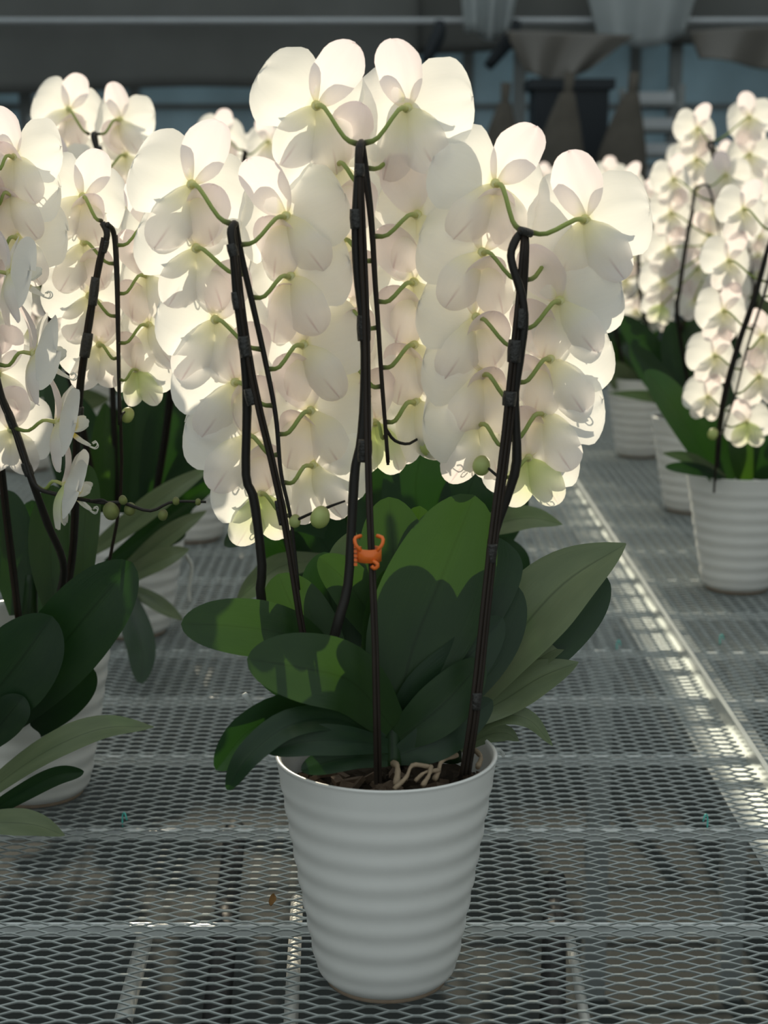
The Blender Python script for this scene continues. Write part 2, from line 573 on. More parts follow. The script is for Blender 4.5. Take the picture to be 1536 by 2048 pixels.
R = math.radians
NVAR = 5
def lip_mb():
    mb = MB()
    # middle lobe pointing down and forward, two upright side lobes
    m1 = tepal(0.024, 0.017, 0.7, 0.5, 0, 1, 0.0, 0.003, 0.0005, nu=8, nv=6)
    for vx in m1.v: pass
    def put(m, rot, off, u0=0.0):
        vs_ = [tuple(rot @ Vector(p) + Vector(off)) for p in m.v]
        mb.add(vs_, m.f, [(u0 + uu * (1 - u0), vv) for uu, vv in m.uv])
    put(m1, Euler((R(-118), 0, 0)).to_matrix(), (0, 0.010, -0.006))
    for s in (-1, 1):
        sl = tepal(0.023, 0.021, 0.55, 0.35, 0, 5 + s, -0.004, 0.004, 0.0005, nu=8, nv=6)
        put(sl, Euler((R(-62), R(38 * s), R(-30 * s))).to_matrix(), (0.004 * s, 0.008, -0.004))
    for s in (-1, 1):
        tip = Vector((0.002 * s, 0.031, -0.017))
        path = crom([tip, tip + Vector((0.002 * s, 0.005, -0.001)), tip + Vector((0.004 * s, 0.007, 0.002)),
                     tip + Vector((0.003 * s, 0.005, 0.005)), tip + Vector((0.002 * s, 0.002, 0.003))], 10)
        t_ = tube(path, 0.0006, 4)
        mb.add(t_.v, t_.f, [(0.9, .5)] * len(t_.v))
    return mb

def ellipsoid(c, r, nu=8, nv=10, mb=None, rot=None):
    mb = mb or MB()
    verts, uvs, faces = [], [], []
    for i in range(nu + 1):
        th = math.pi * i / nu
        for j in range(nv):
            ph = 2 * math.pi * j / nv
            p = Vector((r[0] * math.sin(th) * math.cos(ph), r[1] * math.sin(th) * math.sin(ph), r[2] * math.cos(th)))
            if rot: p = rot @ p
            verts.append(p + Vector(c)); uvs.append((i / nu, j / nv))
    for i in range(nu):
        for j in range(nv):
            j2 = (j + 1) % nv
            faces.append((i * nv + j, (i + 1) * nv + j, (i + 1) * nv + j2, i * nv + j2))
    mb.add(verts, faces, uvs)
    return mb

def column_mb():
    mb = ellipsoid((0, 0.006, 0.001), (0.0042, 0.009, 0.0046))
    ellipsoid((0, -0.001, 0), (0.0050, 0.0035, 0.0050), mb=mb)
    return mb

VAR = []
for k in range(NVAR):
    r_ = random.Random(100 + k)
    j = lambda s: r_.uniform(-s, s)
    pl = tepal(0.057 * (1 + j(.05)), 0.084 * (1 + j(.05)), 0.62, 0.42, R(-84 + j(5)), 10 + k, -0.012 + j(.004), -0.006, 0.0024, 0.0022)
    pr = tepal(0.057 * (1 + j(.05)), 0.084 * (1 + j(.05)), 0.62, 0.42, R(84 + j(5)), 20 + k, -0.012 + j(.004), -0.006, 0.0024, 0.0032)
    ds = tepal(0.060 * (1 + j(.05)), 0.043 * (1 + j(.06)), 0.62, 0.46, R(j(6)), 30 + k, 0.022 + j(.004), 0.005, 0.0010, -0.0005, 0.0008)
    ll = tepal(0.064 * (1 + j(.05)), 0.043 * (1 + j(.06)), 0.62, 0.48, R(-154 + j(5)), 40 + k, -0.010 + j(.005), -0.006, 0.0010, -0.0008, 0.0010)
    lr = tepal(0.064 * (1 + j(.05)), 0.043 * (1 + j(.06)), 0.62, 0.48, R(154 + j(5)), 50 + k, -0.010 + j(.005), -0.006, 0.0010, -0.0012, 0.0010)
    VAR.append(dict(petal=[pl, pr], dorsal=ds, lateral=[ll, lr]))
LIP, COLM = lip_mb(), column_mb()
lip_me, col_me = LIP.mesh('lip', M['lip']), COLM.mesh('flower', M['column'])
for V in VAR:
    V['me_petal'] = [m.mesh('petal', M['petal']) for m in V['petal']]
    V['me_dorsal'] = V['dorsal'].mesh('sepal', M['dorsal'])
    V['me_lat'] = [m.mesh('sepal', M['lateral']) for m in V['lateral']]
    V['me_young'] = [m.mesh('sepal', M['young']) for m in V['lateral']]
    j = MB()
    for m in V['petal']: j.merge(m, 0)
    j.merge(V['dorsal'], 1)
    for m in V['lateral']: j.merge(m, 2)
    j.merge(LIP, 3); j.merge(COLM, 4)
    V['me_all'] = j.mesh('flower', [M['petal'], M['dorsal'], M['lateral'], M['lip'], M['column']])

FC = [0]
def flower(root, pos, attach, yaw, pitch, roll, scale=1.0, young=False, detail=True):
    """one bloom facing away from its stalk; attach = where the stalk meets the spike"""
    V = VAR[FC[0] % NVAR]
    FC[0] += 1
    rot = (Euler((0, 0, R(yaw))).to_matrix() @ Euler((R(pitch), 0, 0)).to_matrix() @ Euler((0, R(0.35 * roll), 0)).to_matrix())
    rl = root.location
    loc = Vector(pos) - rl
    mw = Matrix.Translation(loc) @ rot.to_4x4() @ Matrix.Scale(scale, 4)
    o = bpy.data.objects.new('flower', col_me if detail else V['me_all'])
    link(o, root)
    o.matrix_basis = mw
    def kid(name, me):
        c = bpy.data.objects.new(name, me)
        link(c, o)
        return c
    if detail:
        for m in V['me_petal']: kid('petal', m).rotation_euler = (0, R(0.35 * roll), 0)
        kid('sepal', V['me_dorsal']).rotation_euler = (0, R(0.75 * roll), 0)
        for m in (V['me_young'] if young else V['me_lat']): kid('sepal', m)
        kid('lip', lip_me).scale = (1.35, 1.35, 1.35)
    if attach is not None:
        inv = mw.inverted()
        A = inv @ (Vector(attach) - rl)
        B = Vector((0, -0.002, -0.001))
        d = (A - B)
        c1 = B + Vector((0, -0.010, 0.001)) + d * 0.12
        c2 = A - d * 0.38 + (inv.to_3x3() @ Vector((0, 0, -0.006)))
        path = crom([A, A.lerp(c2, .9), c1, B], 10)
        rr = 0.0025
        m_ = tube(path, lambda t: rr * (1.15 - 0.3 * math.sin(math.pi * t)), 6)
        kid('pedicel', m_.mesh('pedicel', M['pedicel']))
    return o

def bud(parent, pos, r, origin, axis=(0.2, -0.1, -1), mat='bud'):
    """rounded bud with three seams"""
    verts, uvs, faces = [], [], []
    nu, nv = 9, 15
    ax = Vector(axis).normalized()
    q = ax.to_track_quat('Z', 'Y').to_matrix()
    for i in range(nu + 1):
        th = math.pi * i / nu
        for j in range(nv):
            ph = 2 * math.pi * j / nv
            rr = r * (1 - 0.10 * (0.5 + 0.5 * math.cos(3 * ph)) ** 6) * (1 + 0.06 * math.cos(th))
            p = Vector((rr * math.sin(th) * math.cos(ph), rr * math.sin(th) * math.sin(ph), 1.16 * r * math.cos(th)))
            verts.append(q @ p + Vector(pos) - origin); uvs.append((i / nu, j / nv))
    for i in range(nu):
        for j in range(nv):
            j2 = (j + 1) % nv
            faces.append((i * nv + j, (i + 1) * nv + j, (i + 1) * nv + j2, i * nv + j2))
    mb = MB(); mb.add(verts, faces, uvs)
    return mb.build('bud', M[mat], parent)

def at_height(path, z):
    """point on a path at height z (path given from high to low or low to high)"""
    for a, b_ in zip(path[:-1], path[1:]):
        lo, hi = min(a.z, b_.z), max(a.z, b_.z)
        if lo <= z <= hi and hi > lo:
            return a.lerp(b_, (z - a.z) / (b_.z - a.z))
    return path[0] if abs(path[0].z - z) < abs(path[-1].z - z) else path[-1]

def point_near(path, pos, drop=0.55):
    """where a flower's stalk joins the hanging spike, a little below the flower"""
    best, bd = None, 1e9
    for p in path:
        want = pos.z - drop * abs(p.x - pos.x)
        e = abs(p.z - want)
        if e < bd:
            bd, best = e, p
    return best

def spike(root, up, down, stakes, flowers, tapes=(), buds=(), detail=True, rs=0.0042, tip=None, budmat='bud'):
    """flower spike: rises (up), bends over and hangs (down) with the blooms; world coordinates"""
    og = root.location
    upp = crom(up, 36)
    dnp = crom(down, 40)
    sp = tube(upp, lambda t: rs * (1.15 - 0.3 * t) * (1 + 0.10 * math.exp(-((t * 5) % 1 - .5) ** 2 * 60)), 8, origin=og)
    tube(dnp, lambda t: rs * (0.85 - 0.5 * t), 7, mb=sp, origin=og)
    if tip:
        for tp in tip:
            tube(crom(tp, 12), lambda t: rs * (0.45 - 0.2 * t), 6, mb=sp, origin=og)
    so = sp.build('flower_spike', M['stem'], root)
    for st in stakes:
        stp = crom(st, 16)
        tube(stp, 0.0022, 6, origin=og).build('support_stake', M['stake'], root)
    for (p, q, w) in tapes:
        p, q = Vector(p), Vector(q)
        p, q = p + (p - q) * .3, q + (q - p) * .3
        tube([p.lerp(q, k_ / 8) for k_ in range(9)], lambda t: w * (0.60 + 0.06 * math.sin(math.pi * t) ** 0.5 + 0.012 * math.sin(40 * t)), 10, origin=og).build('tie_tape', M['tape'], so)
    for (p, r) in buds:
        bud(so, p, r, og, (rnd.uniform(-.4, .4), rnd.uniform(-.3, .3), -1), budmat)
    for fl in flowers:
        pos = Vector(fl['p'])
        at = fl.get('a') or point_near(dnp, pos)
        flower(root, pos, at, fl.get('yaw', 0), fl.get('pitch', -12), fl.get('roll', 0), fl.get('s', 1.0), fl.get('young', False), detail)
    return so

# ------------------------------------------------------------------ leaves
def leaf(root, pts, w, tilt=0.0, fold=0.18, mat='leaf', curl=0.0, wavy=0.0, base=0.45, name='leaf'):
    """strap leaf along a midrib given in world points; w = width in metres; tilt turns it about the midrib"""
    n = 20
    P = crom(pts, 41)
    tp = (1.7, 0.85) if mat == 'leaf_sheen' else (2.3, 0.55)
    og = root.location
    nv = 10
    verts, uvs, faces = [], [], []
    r = random.Random(len(bpy.data.objects))
    ph = r.uniform(0, 6)
    for i in range(n + 1):
        t = i / n
        t = 1 - (1 - t) ** 1.35
        x = t * 40
        k = min(int(x), 39)
        p = P[k].lerp(P[k + 1], x - k)
        T = (P[min(k + 2, 40)] - P[max(k - 1, 0)]).normalized()
        V = (p - CAM0).normalized()
        S = T.cross(V).normalized()
        S = Matrix.Rotation(R(tilt + curl * t), 3, T) @ S
        N = T.cross(S)
        s0 = base + (1 - base) * math.sin(min(1, t / 0.55) * math.pi / 2)
        s1 = 1.0 if t < 0.5 else max(0, 1 - ((t - 0.5) / 0.5) ** tp[0]) ** tp[1]
        half = w / 2 * s0 * s1
        if i == n: half = w * 0.01
        for j in range(nv + 1):
            v = -1 + 2 * j / nv
            av = abs(v)
            off = N * (fold * half * (av ** 1.25) - 0.25 * fold * half * av ** 3)
            off += N * (wavy * half * math.sin(6 * t + ph + (2 if v > 0 else 0)) * av ** 2)
            verts.append(p + S * (v * half) + off - og)
            uvs.append((t, (v + 1) / 2))
    for i in range(n):
        for j in range(nv):
            q = i * (nv + 1) + j
            faces.append((q, q + 1, q + nv + 2, q + nv + 1))
    mb = MB(); mb.add(verts, faces, uvs)
    return mb.build(name, M[mat], root)
CAM0 = CAM.copy()

def pleaf(root, pts, wpx, tilt=0.0, fold=0.18, mat='leaf', **kw):
    Ym = sum(p[2] for p in pts) / len(pts)
    return leaf(root, [unp(*p) for p in pts], wpx * mpp(Ym), tilt, fold, mat, **kw)

# ------------------------------------------------------------------ pot
def pot_profile():
    H, r0, r1 = 0.235, 0.0685, 0.1085
    pr = []
    n = 72
    for k in range(n + 1):
        t = k / n
        z = 0.006 + (H - 0.006) * t
        r = r0 + (r1 - r0) * (t ** 0.92)
        if t < 0.06: r -= 0.006 * (1 - t / 0.06) ** 2
        amp = 0.0008 * min(1, t / 0.05) * min(1, max(0, (0.93 - t) / 0.06))
        r += amp * math.sin(2 * math.pi * (t * 9.2 + 0.15))
        pr.append((r, z))
    pr += [(r1 + 0.0008, H + 0.001), (r1 - 0.001, H + 0.0025), (r1 - 0.0035, H + 0.0015), (r1 - 0.0055, H - 0.004)]
    for k in range(10):
        t = k / 9
        pr.append((r1 - 0.006 - 0.012 * t, H - 0.008 - 0.07 * t))
    return pr
pot_me = lathe(pot_profile(), 72).mesh('pot', M['glaze'])
foot_me = lathe([(0.0, 0.0), (0.058, 0.0), (0.0608, 0.001), (0.0612, 0.0064), (0.058, 0.0074), (0.0, 0.0074)], 48).mesh('foot_ring', M['foot'])
def soil_mb():
    mb = MB()
    r = random.Random(3)
    nr, ns = 12, 40
    verts, faces = [(0, 0, 0.205)], []
    for i in range(1, nr + 1):
        for j in range(ns):
            a = 2 * math.pi * j / ns
            rr = 0.1005 * i / nr
            verts.append((rr * math.cos(a), rr * math.sin(a), 0.205 + r.uniform(-0.004, 0.005) - 0.006 * (i / nr)))
    for j in range(ns): faces.append((0, 1 + j, 1 + (j + 1) % ns))
    for i in range(nr - 1):
        for j in range(ns):
            j2 = (j + 1) % ns
            faces.append((1 + i * ns + j, 1 + (i + 1) * ns + j, 1 + (i + 1) * ns + j2, 1 + i * ns + j2))
    mb.add(verts, faces)
    return mb
soil_me = soil_mb().mesh('potting_bark', M['moss'], False)

def pot_parts(root, soil=True, rz=0.0):
    o = bpy.data.objects.new('pot', pot_me); link(o, root); o.rotation_euler.z = rz
    f = bpy.data.objects.new('foot_ring', foot_me); link(f, o)
    if soil:
        s = bpy.data.objects.new('potting_bark', soil_me); link(s, root)
    return o

GROUP = 'potted white orchids on the benches'
def orchid(X, Y, label, z=0.0):
    root = empty('potted_orchid', (X, Y, z))
    tag(root, label, 'orchid', GROUP)
    pot_parts(root)
    return root

# pixel-traced spike -> world
def px_path(pts):
    return [unp(*p) for p in pts]

def px_flowers(Lst, Y, s, dY=0.0):
    out = []
    for e in Lst:
        px, py, side = e[:3]
        kw = e[3] if len(e) > 3 else {}
        yy = Y + kw.get('dY', 0.0)
        sgn = -1 if side == 'L' else 1
        d = dict(p=unp(px, py, yy), s=s * kw.get('s', 1.0), young=kw.get('young', False),
                 yaw=1.25 * kw.get('yaw', -16 * sgn + rnd.uniform(-4, 4)), roll=kw.get('roll', -25 * sgn + rnd.uniform(-4, 4)),
                 pitch=kw.get('pitch', -9 + rnd.uniform(-3, 3)))
        if 'a' in kw: d['a'] = unp(*kw['a'])
        out.append(d)
    return out

# ================================================================== the main orchid
main = orchid(0.0, 0.0, 'three-stemmed white orchid in a ripple-glazed pot, orange clip on its stake')
SC = 1.0
# --- spike on the taped stake that leans over the wide flat leaf
fl = px_flowers([(383, 370, 'L', dict(roll=27, yaw=14, s=1.05)), (392, 497, 'L', dict(roll=18)), (430, 640, 'L', dict(roll=20)), (470, 765, 'L', dict(roll=14)),
                 (495, 872, 'L', dict(roll=12)), (522, 985, 'L', dict(young=True, s=.86, roll=8)),
                 (572, 433, 'R', dict(roll=-24)), (582, 553, 'R', dict(roll=-20)), (608, 690, 'R', dict(roll=-24)), (622, 822, 'R', dict(roll=-18)),
                 (628, 930, 'R', dict(roll=-12, s=.95, yaw=-26))], 0.055, SC)
fl[0]['a'] = unp(465, 449, 0.008); fl[6]['a'] = unp(478, 490, 0.02)
spike(main,
      px_path([(640, 1500, 0.03), (530, 1230, .03), (524, 1130, .025), (508, 1000, .02), (492, 950, .018), (494, 800, .012), (486, 690, .006), (474, 590, .002), (466, 500, 0), (462, 462, .002), (470, 446, .010)]),
      px_path([(470, 446, .010), (480, 500, .022), (508, 620, .028), (533, 733, .03), (552, 835, .03), (562, 945, .03), (582, 1040, .03), (598, 1180, .03)]),
      [px_path([(655, 1540, -.02), (604, 1276, -.012), (561, 1015, -.006), (508, 787, -.002), (484, 640, -.003), (470, 520, -.003), (464, 462, .003)]),
       px_path([(663, 1540, -.02), (610, 1276, -.010), (568, 1015, -.002), (515, 787, .002), (490, 640, .002), (476, 520, .004), (468, 456, .005)])],
      fl,
      tapes=[(unp(463, 492, 0), unp(467, 508, 0), .0075), (unp(473, 590, 0), unp(476, 612, 0), .0080), (unp(487, 680, 0), unp(491, 706, 0), .0088), (unp(500, 783, .002), (unp(505, 803, .002)), .0095), (unp(559, 1010, 0), unp(565, 1040, 0), .0070)],
      buds=[(unp(640, 1034, .020), 0.0098), (unp(590, 1042, .03), .006)],
      tip=[px_path([(583, 1045, .03), (602, 1036, .026), (630, 1024, .022), (640, 1026, .020)]),
           px_path([(640, 1022, .022), (662, 1012, .03), (690, 1002, .035)])])
# --- tall middle spike
fl = px_flowers([(632, 212, 'L', dict(roll=32, yaw=14, dY=-.008, s=1.06)), (672, 327, 'L', dict(roll=18)), (682, 480, 'L', dict(roll=14)), (693, 621, 'L', dict(roll=14)),
                 (704, 738, 'L', dict(roll=10)), (748, 846, 'L', dict(young=True, s=.9, roll=4)),
                 (815, 217, 'R', dict(roll=-10, yaw=-14, dY=-.008, s=1.06)), (812, 300, 'R', dict(roll=-12, dY=.035)), (835, 430, 'R', dict(roll=-16)), (828, 565, 'R', dict(roll=-18)),
                 (828, 690, 'R', dict(roll=-16)), (832, 803, 'R', dict(roll=-14, yaw=-24))], 0.075, SC)
fl[0]['a'] = unp(718, 289, .028); fl[6]['a'] = unp(726, 287, .034)
spike(main,
      px_path([(640, 1480, -.0), (668, 1278, -.02), (695, 1175, -.01), (703, 1055, 0), (710, 940, .006), (722, 880, .008), (730, 760, .012), (727, 655, .014), (716, 560, .014), (711, 450, .014), (716, 350, .016), (719, 295, .022), (723, 285, .032)]),
      px_path([(723, 285, .032), (730, 330, .044), (742, 430, .048), (750, 560, .05), (757, 660, .05), (764, 770, .05), (770, 850, .05), (776, 930, .05)]),
      [px_path([(752, 1568, -.095), (747, 1275, -.092), (737, 1040, -.058), (733, 900, -.034), (729, 655, -.004), (722, 500, .008), (719, 350, .011), (719, 296, .018)]),
       px_path([(760, 1566, -.093), (753, 1275, -.090), (743, 1040, -.055), (739, 900, -.031), (736, 655, .0), (730, 500, .013), (723, 350, .016), (721, 296, .02)]),
       px_path([(776, 925, .045), (766, 790, .045), (752, 600, .044), (740, 440, .038), (726, 340, .032)])],
      fl,
      tapes=[(unp(719, 332, .013), unp(719, 348, .013), .0078), (unp(711, 425, .012), unp(712, 450, .012), .0090), (unp(727, 640, .010), unp(728, 672, .010), .0105), (unp(730, 888, -.02), unp(729, 915, -.02), .011)],
      buds=[(unp(858, 891, .07), 0.0100)],
      tip=[px_path([(770, 855, .05), (788, 880, .055), (815, 888, .06), (836, 878, .068), (853, 880, .07)])])
# --- spike on the stake that stands in the pot by the bark
fl = px_flowers([(990, 368, 'L', dict(roll=27, yaw=14, s=1.05)), (964, 505, 'L', dict(roll=16)), (952, 635, 'L', dict(roll=16)), (964, 748, 'L', dict(roll=8)),
                 (956, 847, 'L', dict(roll=8, s=.95)),
                 (1170, 440, 'R', dict(roll=-16, yaw=-16, s=1.08)), (1112, 505, 'R', dict(roll=-18, dY=.04)), (1120, 602, 'R', dict(roll=-22)), (1101, 718, 'R', dict(roll=-20)),
                 (1088, 826, 'R', dict(roll=-18, yaw=-26)), (1058, 916, 'R', dict(young=True, s=.86, roll=-12, yaw=-10))], 0.055, SC)
fl[0]['a'] = unp(1043, 462, .010); fl[5]['a'] = unp(1053, 463, .014)
spike(main,
      px_path([(930, 1420, .02), (965, 1170, .015), (992, 1056, .012), (1012, 1000, .01), (1033, 928, .008), (1031, 840, .006), (1030, 780, .004), (1042, 700, .0), (1049, 640, -.001), (1042, 585, -.002), (1026, 535, -.002), (1022, 505, 0), (1034, 475, .004), (1048, 460, .012)]),
      px_path([(1048, 460, .012), (1052, 500, .022), (1046, 620, .026), (1036, 740, .026), (1024, 840, .026), (1012, 920, .026), (1000, 980, .026)]),
      [px_path([(922, 1552, -.065), (945, 1400, -.072), (977, 1102, -.040), (1003, 900, -.012), (1020, 740, -.006), (1035, 600, -.003), (1046, 470, .004)]),
       px_path([(930, 1550, -.063), (953, 1400, -.070), (984, 1102, -.038), (1010, 900, -.009), (1028, 740, -.002), (1042, 600, .002), (1050, 470, .006)]),
       px_path([(938, 1548, -.061), (959, 1400, -.068), (990, 1102, -.034), (1017, 900, -.004), (1034, 740, .003), (1046, 600, .006), (1053, 470, .010)])],
      fl,
      tapes=[(unp(1044, 462, .003), unp(1058, 466, .008), .0065), (unp(1043, 624, 0), unp(1041, 650, 0), .0095), (unp(1030, 688, -.002), unp(1028, 716, -.002), .0105), (unp(1020, 788, -.004), unp(1018, 806, -.004), .0105), (unp(984, 1095, -.038), unp(982, 1118, -.038), .0080), (unp(953, 1392, -.070), unp(951, 1412, -.070), .0078)],
      buds=[(unp(963, 931, .04), 0.0088)],
      tip=[px_path([(1004, 960, .026), (990, 948, .03), (975, 935, .036), (966, 926, .04)])])

# --- leaves of the main orchid
for a in [
    ([(792, 1430, -.03), (828, 1290, -.02), (885, 1150, .0), (948, 990, .03)], 225, 6, .16, 'leaf_bright'),
    ([(800, 1420, 0), (900, 1270, .02), (975, 1140, .04), (1000, 1076, .045)], 150, 10, .16, 'leaf'),
    ([(800, 1460, -.01), (880, 1370, .01), (965, 1270, .03), (1034, 1170, .05)], 165, 8, .16, 'leaf'),
    ([(795, 1445, -.03), (850, 1385, -.03), (930, 1320, -.02), (1005, 1235, 0)], 110, 12, .16, 'leaf'),
    ([(790, 1482, -.045), (850, 1440, -.05), (905, 1390, -.045), (965, 1320, -.03)], 110, 10, .16, 'leaf_bright'),
    ([(795, 1512, -.05), (850, 1490, -.05), (910, 1455, -.04), (985, 1400, -.02)], 90, 10, .14, 'leaf'),
    ([(930, 1410, .03), (1030, 1275, .06), (1130, 1165, .08), (1252, 1087, .10)], 160, -20, .26, 'leaf_sheen'),
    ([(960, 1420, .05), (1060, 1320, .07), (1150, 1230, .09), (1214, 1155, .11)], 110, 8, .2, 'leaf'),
    ([(950, 1420, .05), (1030, 1355, .06), (1090, 1310, .07), (1136, 1289, .08)], 46, -20, .2, 'leaf_sheen'),
    ([(900, 1455, .0), (1000, 1405, .03), (1080, 1355, .05), (1157, 1324, .07)], 95, -30, .25, 'leaf_sheen'),
    ([(910, 1490, .0), (990, 1436, .02), (1055, 1438, .03), (1106, 1492, .03)], 46, -25, .2, 'leaf_sheen'),
    ([(920, 1500, .02), (970, 1472, .04), (1010, 1466, .05), (1038, 1482, .05)], 40, -15, .2, 'leaf_sheen'),
    ([(785, 1455, -.05), (705, 1365, -.08), (605, 1336, -.10), (494, 1318, -.10)], 150, 12, .2, 'leaf_bright'),
    ([(650, 1305, .02), (570, 1268, .0), (465, 1252, -.01), (362, 1248, -.01)], 118, 6, .12, 'leaf_bright'),
    ([(690, 1410, .0), (632, 1300, .02), (588, 1220, .03), (556, 1148, .04)], 140, 4, .14, 'leaf_bright'),
    ([(690, 1340, .03), (672, 1260, .05), (656, 1180, .06), (648, 1104, .07)], 122, 6, .14, 'leaf'),
    ([(725, 1300, .06), (705, 1200, .08), (695, 1120, .09), (708, 1058, .10)], 95, -15, .2, 'leaf_sheen'),
    ([(765, 1290, .02), (735, 1225, .03), (692, 1162, .03), (638, 1114, .03)], 92, 8, .18, 'leaf_bright'),
    ([(790, 1300, .03), (790, 1200, .05), (786, 1100, .07), (778, 994, .09)], 150, 8, .16, 'leaf_bright'),
    ([(800, 1300, .05), (815, 1200, .07), (825, 1110, .09), (840, 1012, .10)], 110, 6, .16, 'leaf_bright'),
    ([(768, 1430, -.02), (758, 1330, -.02), (757, 1240, 0), (775, 1138, .01)], 76, 20, .3, 'leaf_bright'),
    ([(740, 1450, -.02), (610, 1418, -.06), (500, 1460, -.10), (432, 1540, -.11)], 92, -18, .45, 'leaf'),
    ([(765, 1482, -.06), (680, 1440, -.08), (580, 1450, -.115), (500, 1510, -.13), (454, 1580, -.125)], 62, 18, .45, 'leaf'),
    ([(775, 1492, -.06), (700, 1482, -.09), (620, 1482, -.11), (532, 1502, -.12)], 66, 10, .2, 'leaf'),
    ([(775, 1522, -.06), (710, 1515, -.08), (650, 1525, -.09), (602, 1540, -.095)], 54, 10, .2, 'leaf'),
    ([(700, 1410, .0), (620, 1372, -.02), (560, 1345, -.03), (516, 1322, -.03)], 96, 10, .15, 'leaf'),
    ([(780, 1460, .0), (720, 1400, .02), (660, 1380, .03), (600, 1400, .03)], 110, 20, .15, 'leaf'),
]:
    pleaf(main, *a)
# short thick plant stems between the leaves
for pts in ([(785, 1530, -.045), (783, 1450, -.035), (778, 1370, -.02)], [(900, 1520, .03), (905, 1450, .03), (915, 1380, .03)], [(660, 1500, .02), (665, 1440, .02), (680, 1370, .02)]):
    tube(crom(px_path(pts), 10), lambda t: 0.012 - 0.004 * t, 10, origin=main.location).build('crown_stem', M['leaf_bright'], main)
# roots and bark in the pot
for pts, r, m_ in [([(785, 1525, -.05), (795, 1535, -.07), (793, 1570, -.085)], .0042, 'root'),
                   ([(865, 1535, -.06), (826, 1530, -.07), (812, 1555, -.085), (788, 1578, -.095)], .0028, 'root'),
                   ([(862, 1532, -.06), (858, 1550, -.075), (845, 1572, -.085)], .0030, 'root'),
                   ([(915, 1510, -.04), (885, 1520, -.05), (876, 1545, -.06), (868, 1560, -.065)], .0034, 'root'),
                   ([(830, 1562, -.075), (850, 1545, -.07), (880, 1540, -.06)], .0025, 'root'),
                   ([(950, 1500, .02), (962, 1515, .0), (955, 1535, -.02)], .0034, 'root'),
                   ([(985, 1505, .04), (998, 1500, .05), (1006, 1508, .055), (1003, 1512, .055)], .0030, 'air_root'),
                   ([(530, 1440, -.04), (505, 1412, -.05), (488, 1387, -.05)], .0036, 'air_root'),
                   ([(995, 1380, .05), (1012, 1345, .055), (1020, 1313, .055)], .0040, 'air_root')]:
    P = crom(px_path(pts), 12)
    tube(P, lambda t: r * (0.72 + 0.13 * math.sin(9 * t) + 0.08 * math.sin(23 * t)), 7, origin=main.location).build('aerial_root', M[m_], main)
cr = random.Random(11)
chip = MB(); chip.box((0, 0, 0), (0.016, 0.010, 0.007))
chip_me = chip.mesh('bark_chip', M['bark'], False)
for k in range(46):
    a = cr.uniform(0, 6.28); rr = 0.09 * math.sqrt(cr.random())
    o = bpy.data.objects.new('bark_chip', chip_me)
    o.location = (rr * math.cos(a), rr * math.sin(a), 0.207 + cr.uniform(0, .004))
    o.rotation_euler = (cr.uniform(-.6, .6), cr.uniform(-.6, .6), cr.uniform(0, 6))
    o.scale = (cr.uniform(.6, 1.4), cr.uniform(.6, 1.4), cr.uniform(.6, 1.2))
    link(o, main)

# --- orange clip on the middle stake
def claw_clip(c, mat, label, s=1.0):
    root = empty('orchid_clip', c)
    tag(root, label, 'clip')
    og = Vector(c)
    body = MB()
    prof = []
    nseg = 18
    # open ring body
    ring = [Vector((0.0075 * math.cos(a), 0.0075 * math.sin(a), 0)) * s for a in np.linspace(-2.3, 2.3 + 0.6, nseg)]
    for z0, z1, r0 in ((-0.006, 0.004, 1.0),):
        v, f = [], []
        for k, p in enumerate(ring):
            d = p.normalized()
            for (q, zz) in ((0, z0), (0.0022, z0), (0.0022, z1), (0, z1)):
                v.append(Matrix.Rotation(-math.pi / 2, 3, 'Z') @ (p + d * q * s + Vector((0, 0, zz * s))))
        for k in range(nseg - 1):
            for e in range(4):
                e2 = (e + 1) % 4
                f.append((k * 4 + e, k * 4 + e2, k * 4 + 4 + e2, k * 4 + 4 + e))
        f += [(0, 3, 2, 1), ((nseg - 1) * 4, (nseg - 1) * 4 + 1, (nseg - 1) * 4 + 2, (nseg - 1) * 4 + 3)]
        body.add(v, f)
    body.build('clip_body', M[mat], root)
    for sx in (-1, 1):
        pth = crom([Vector((0.006 * sx, -0.006, 0.003)) * s, Vector((0.010 * sx, -0.007, 0.008)) * s, Vector((0.0105 * sx, -0.004, 0.0125)) * s, Vector((0.006 * sx, 0.0, 0.0135)) * s], 8)
        tube(pth, 0.0015 * s, 6).build('clip_arm', M[mat], root)
    for k in range(5):
        t_ = MB(); t_.box((-0.0102 * s, -0.003 * s, (-0.008 + k * 0.0034) * s), (0.0025 * s, 0.004 * s, 0.0020 * s))
        t_.build('clip_tooth', M[mat], root, False)
    hk = crom([Vector((0.003, -0.009, -0.004)) * s, Vector((0.007, -0.010, -0.007)) * s, Vector((0.0045, -0.009, -0.010)) * s, Vector((0.002, -0.009, -0.008)) * s], 8)
    tube(hk, 0.0016 * s, 6).build('clip_hook', M[mat], root)
    return root
claw_clip(unp(738, 1106, -0.068), 'clip', 'orange plastic claw clip on the dark stake above the pot', 1.2)
claw_clip(unp(778, 778, 0.62), 'wire_y', 'amber claw clip on a stake behind the tall spike', 1.15)

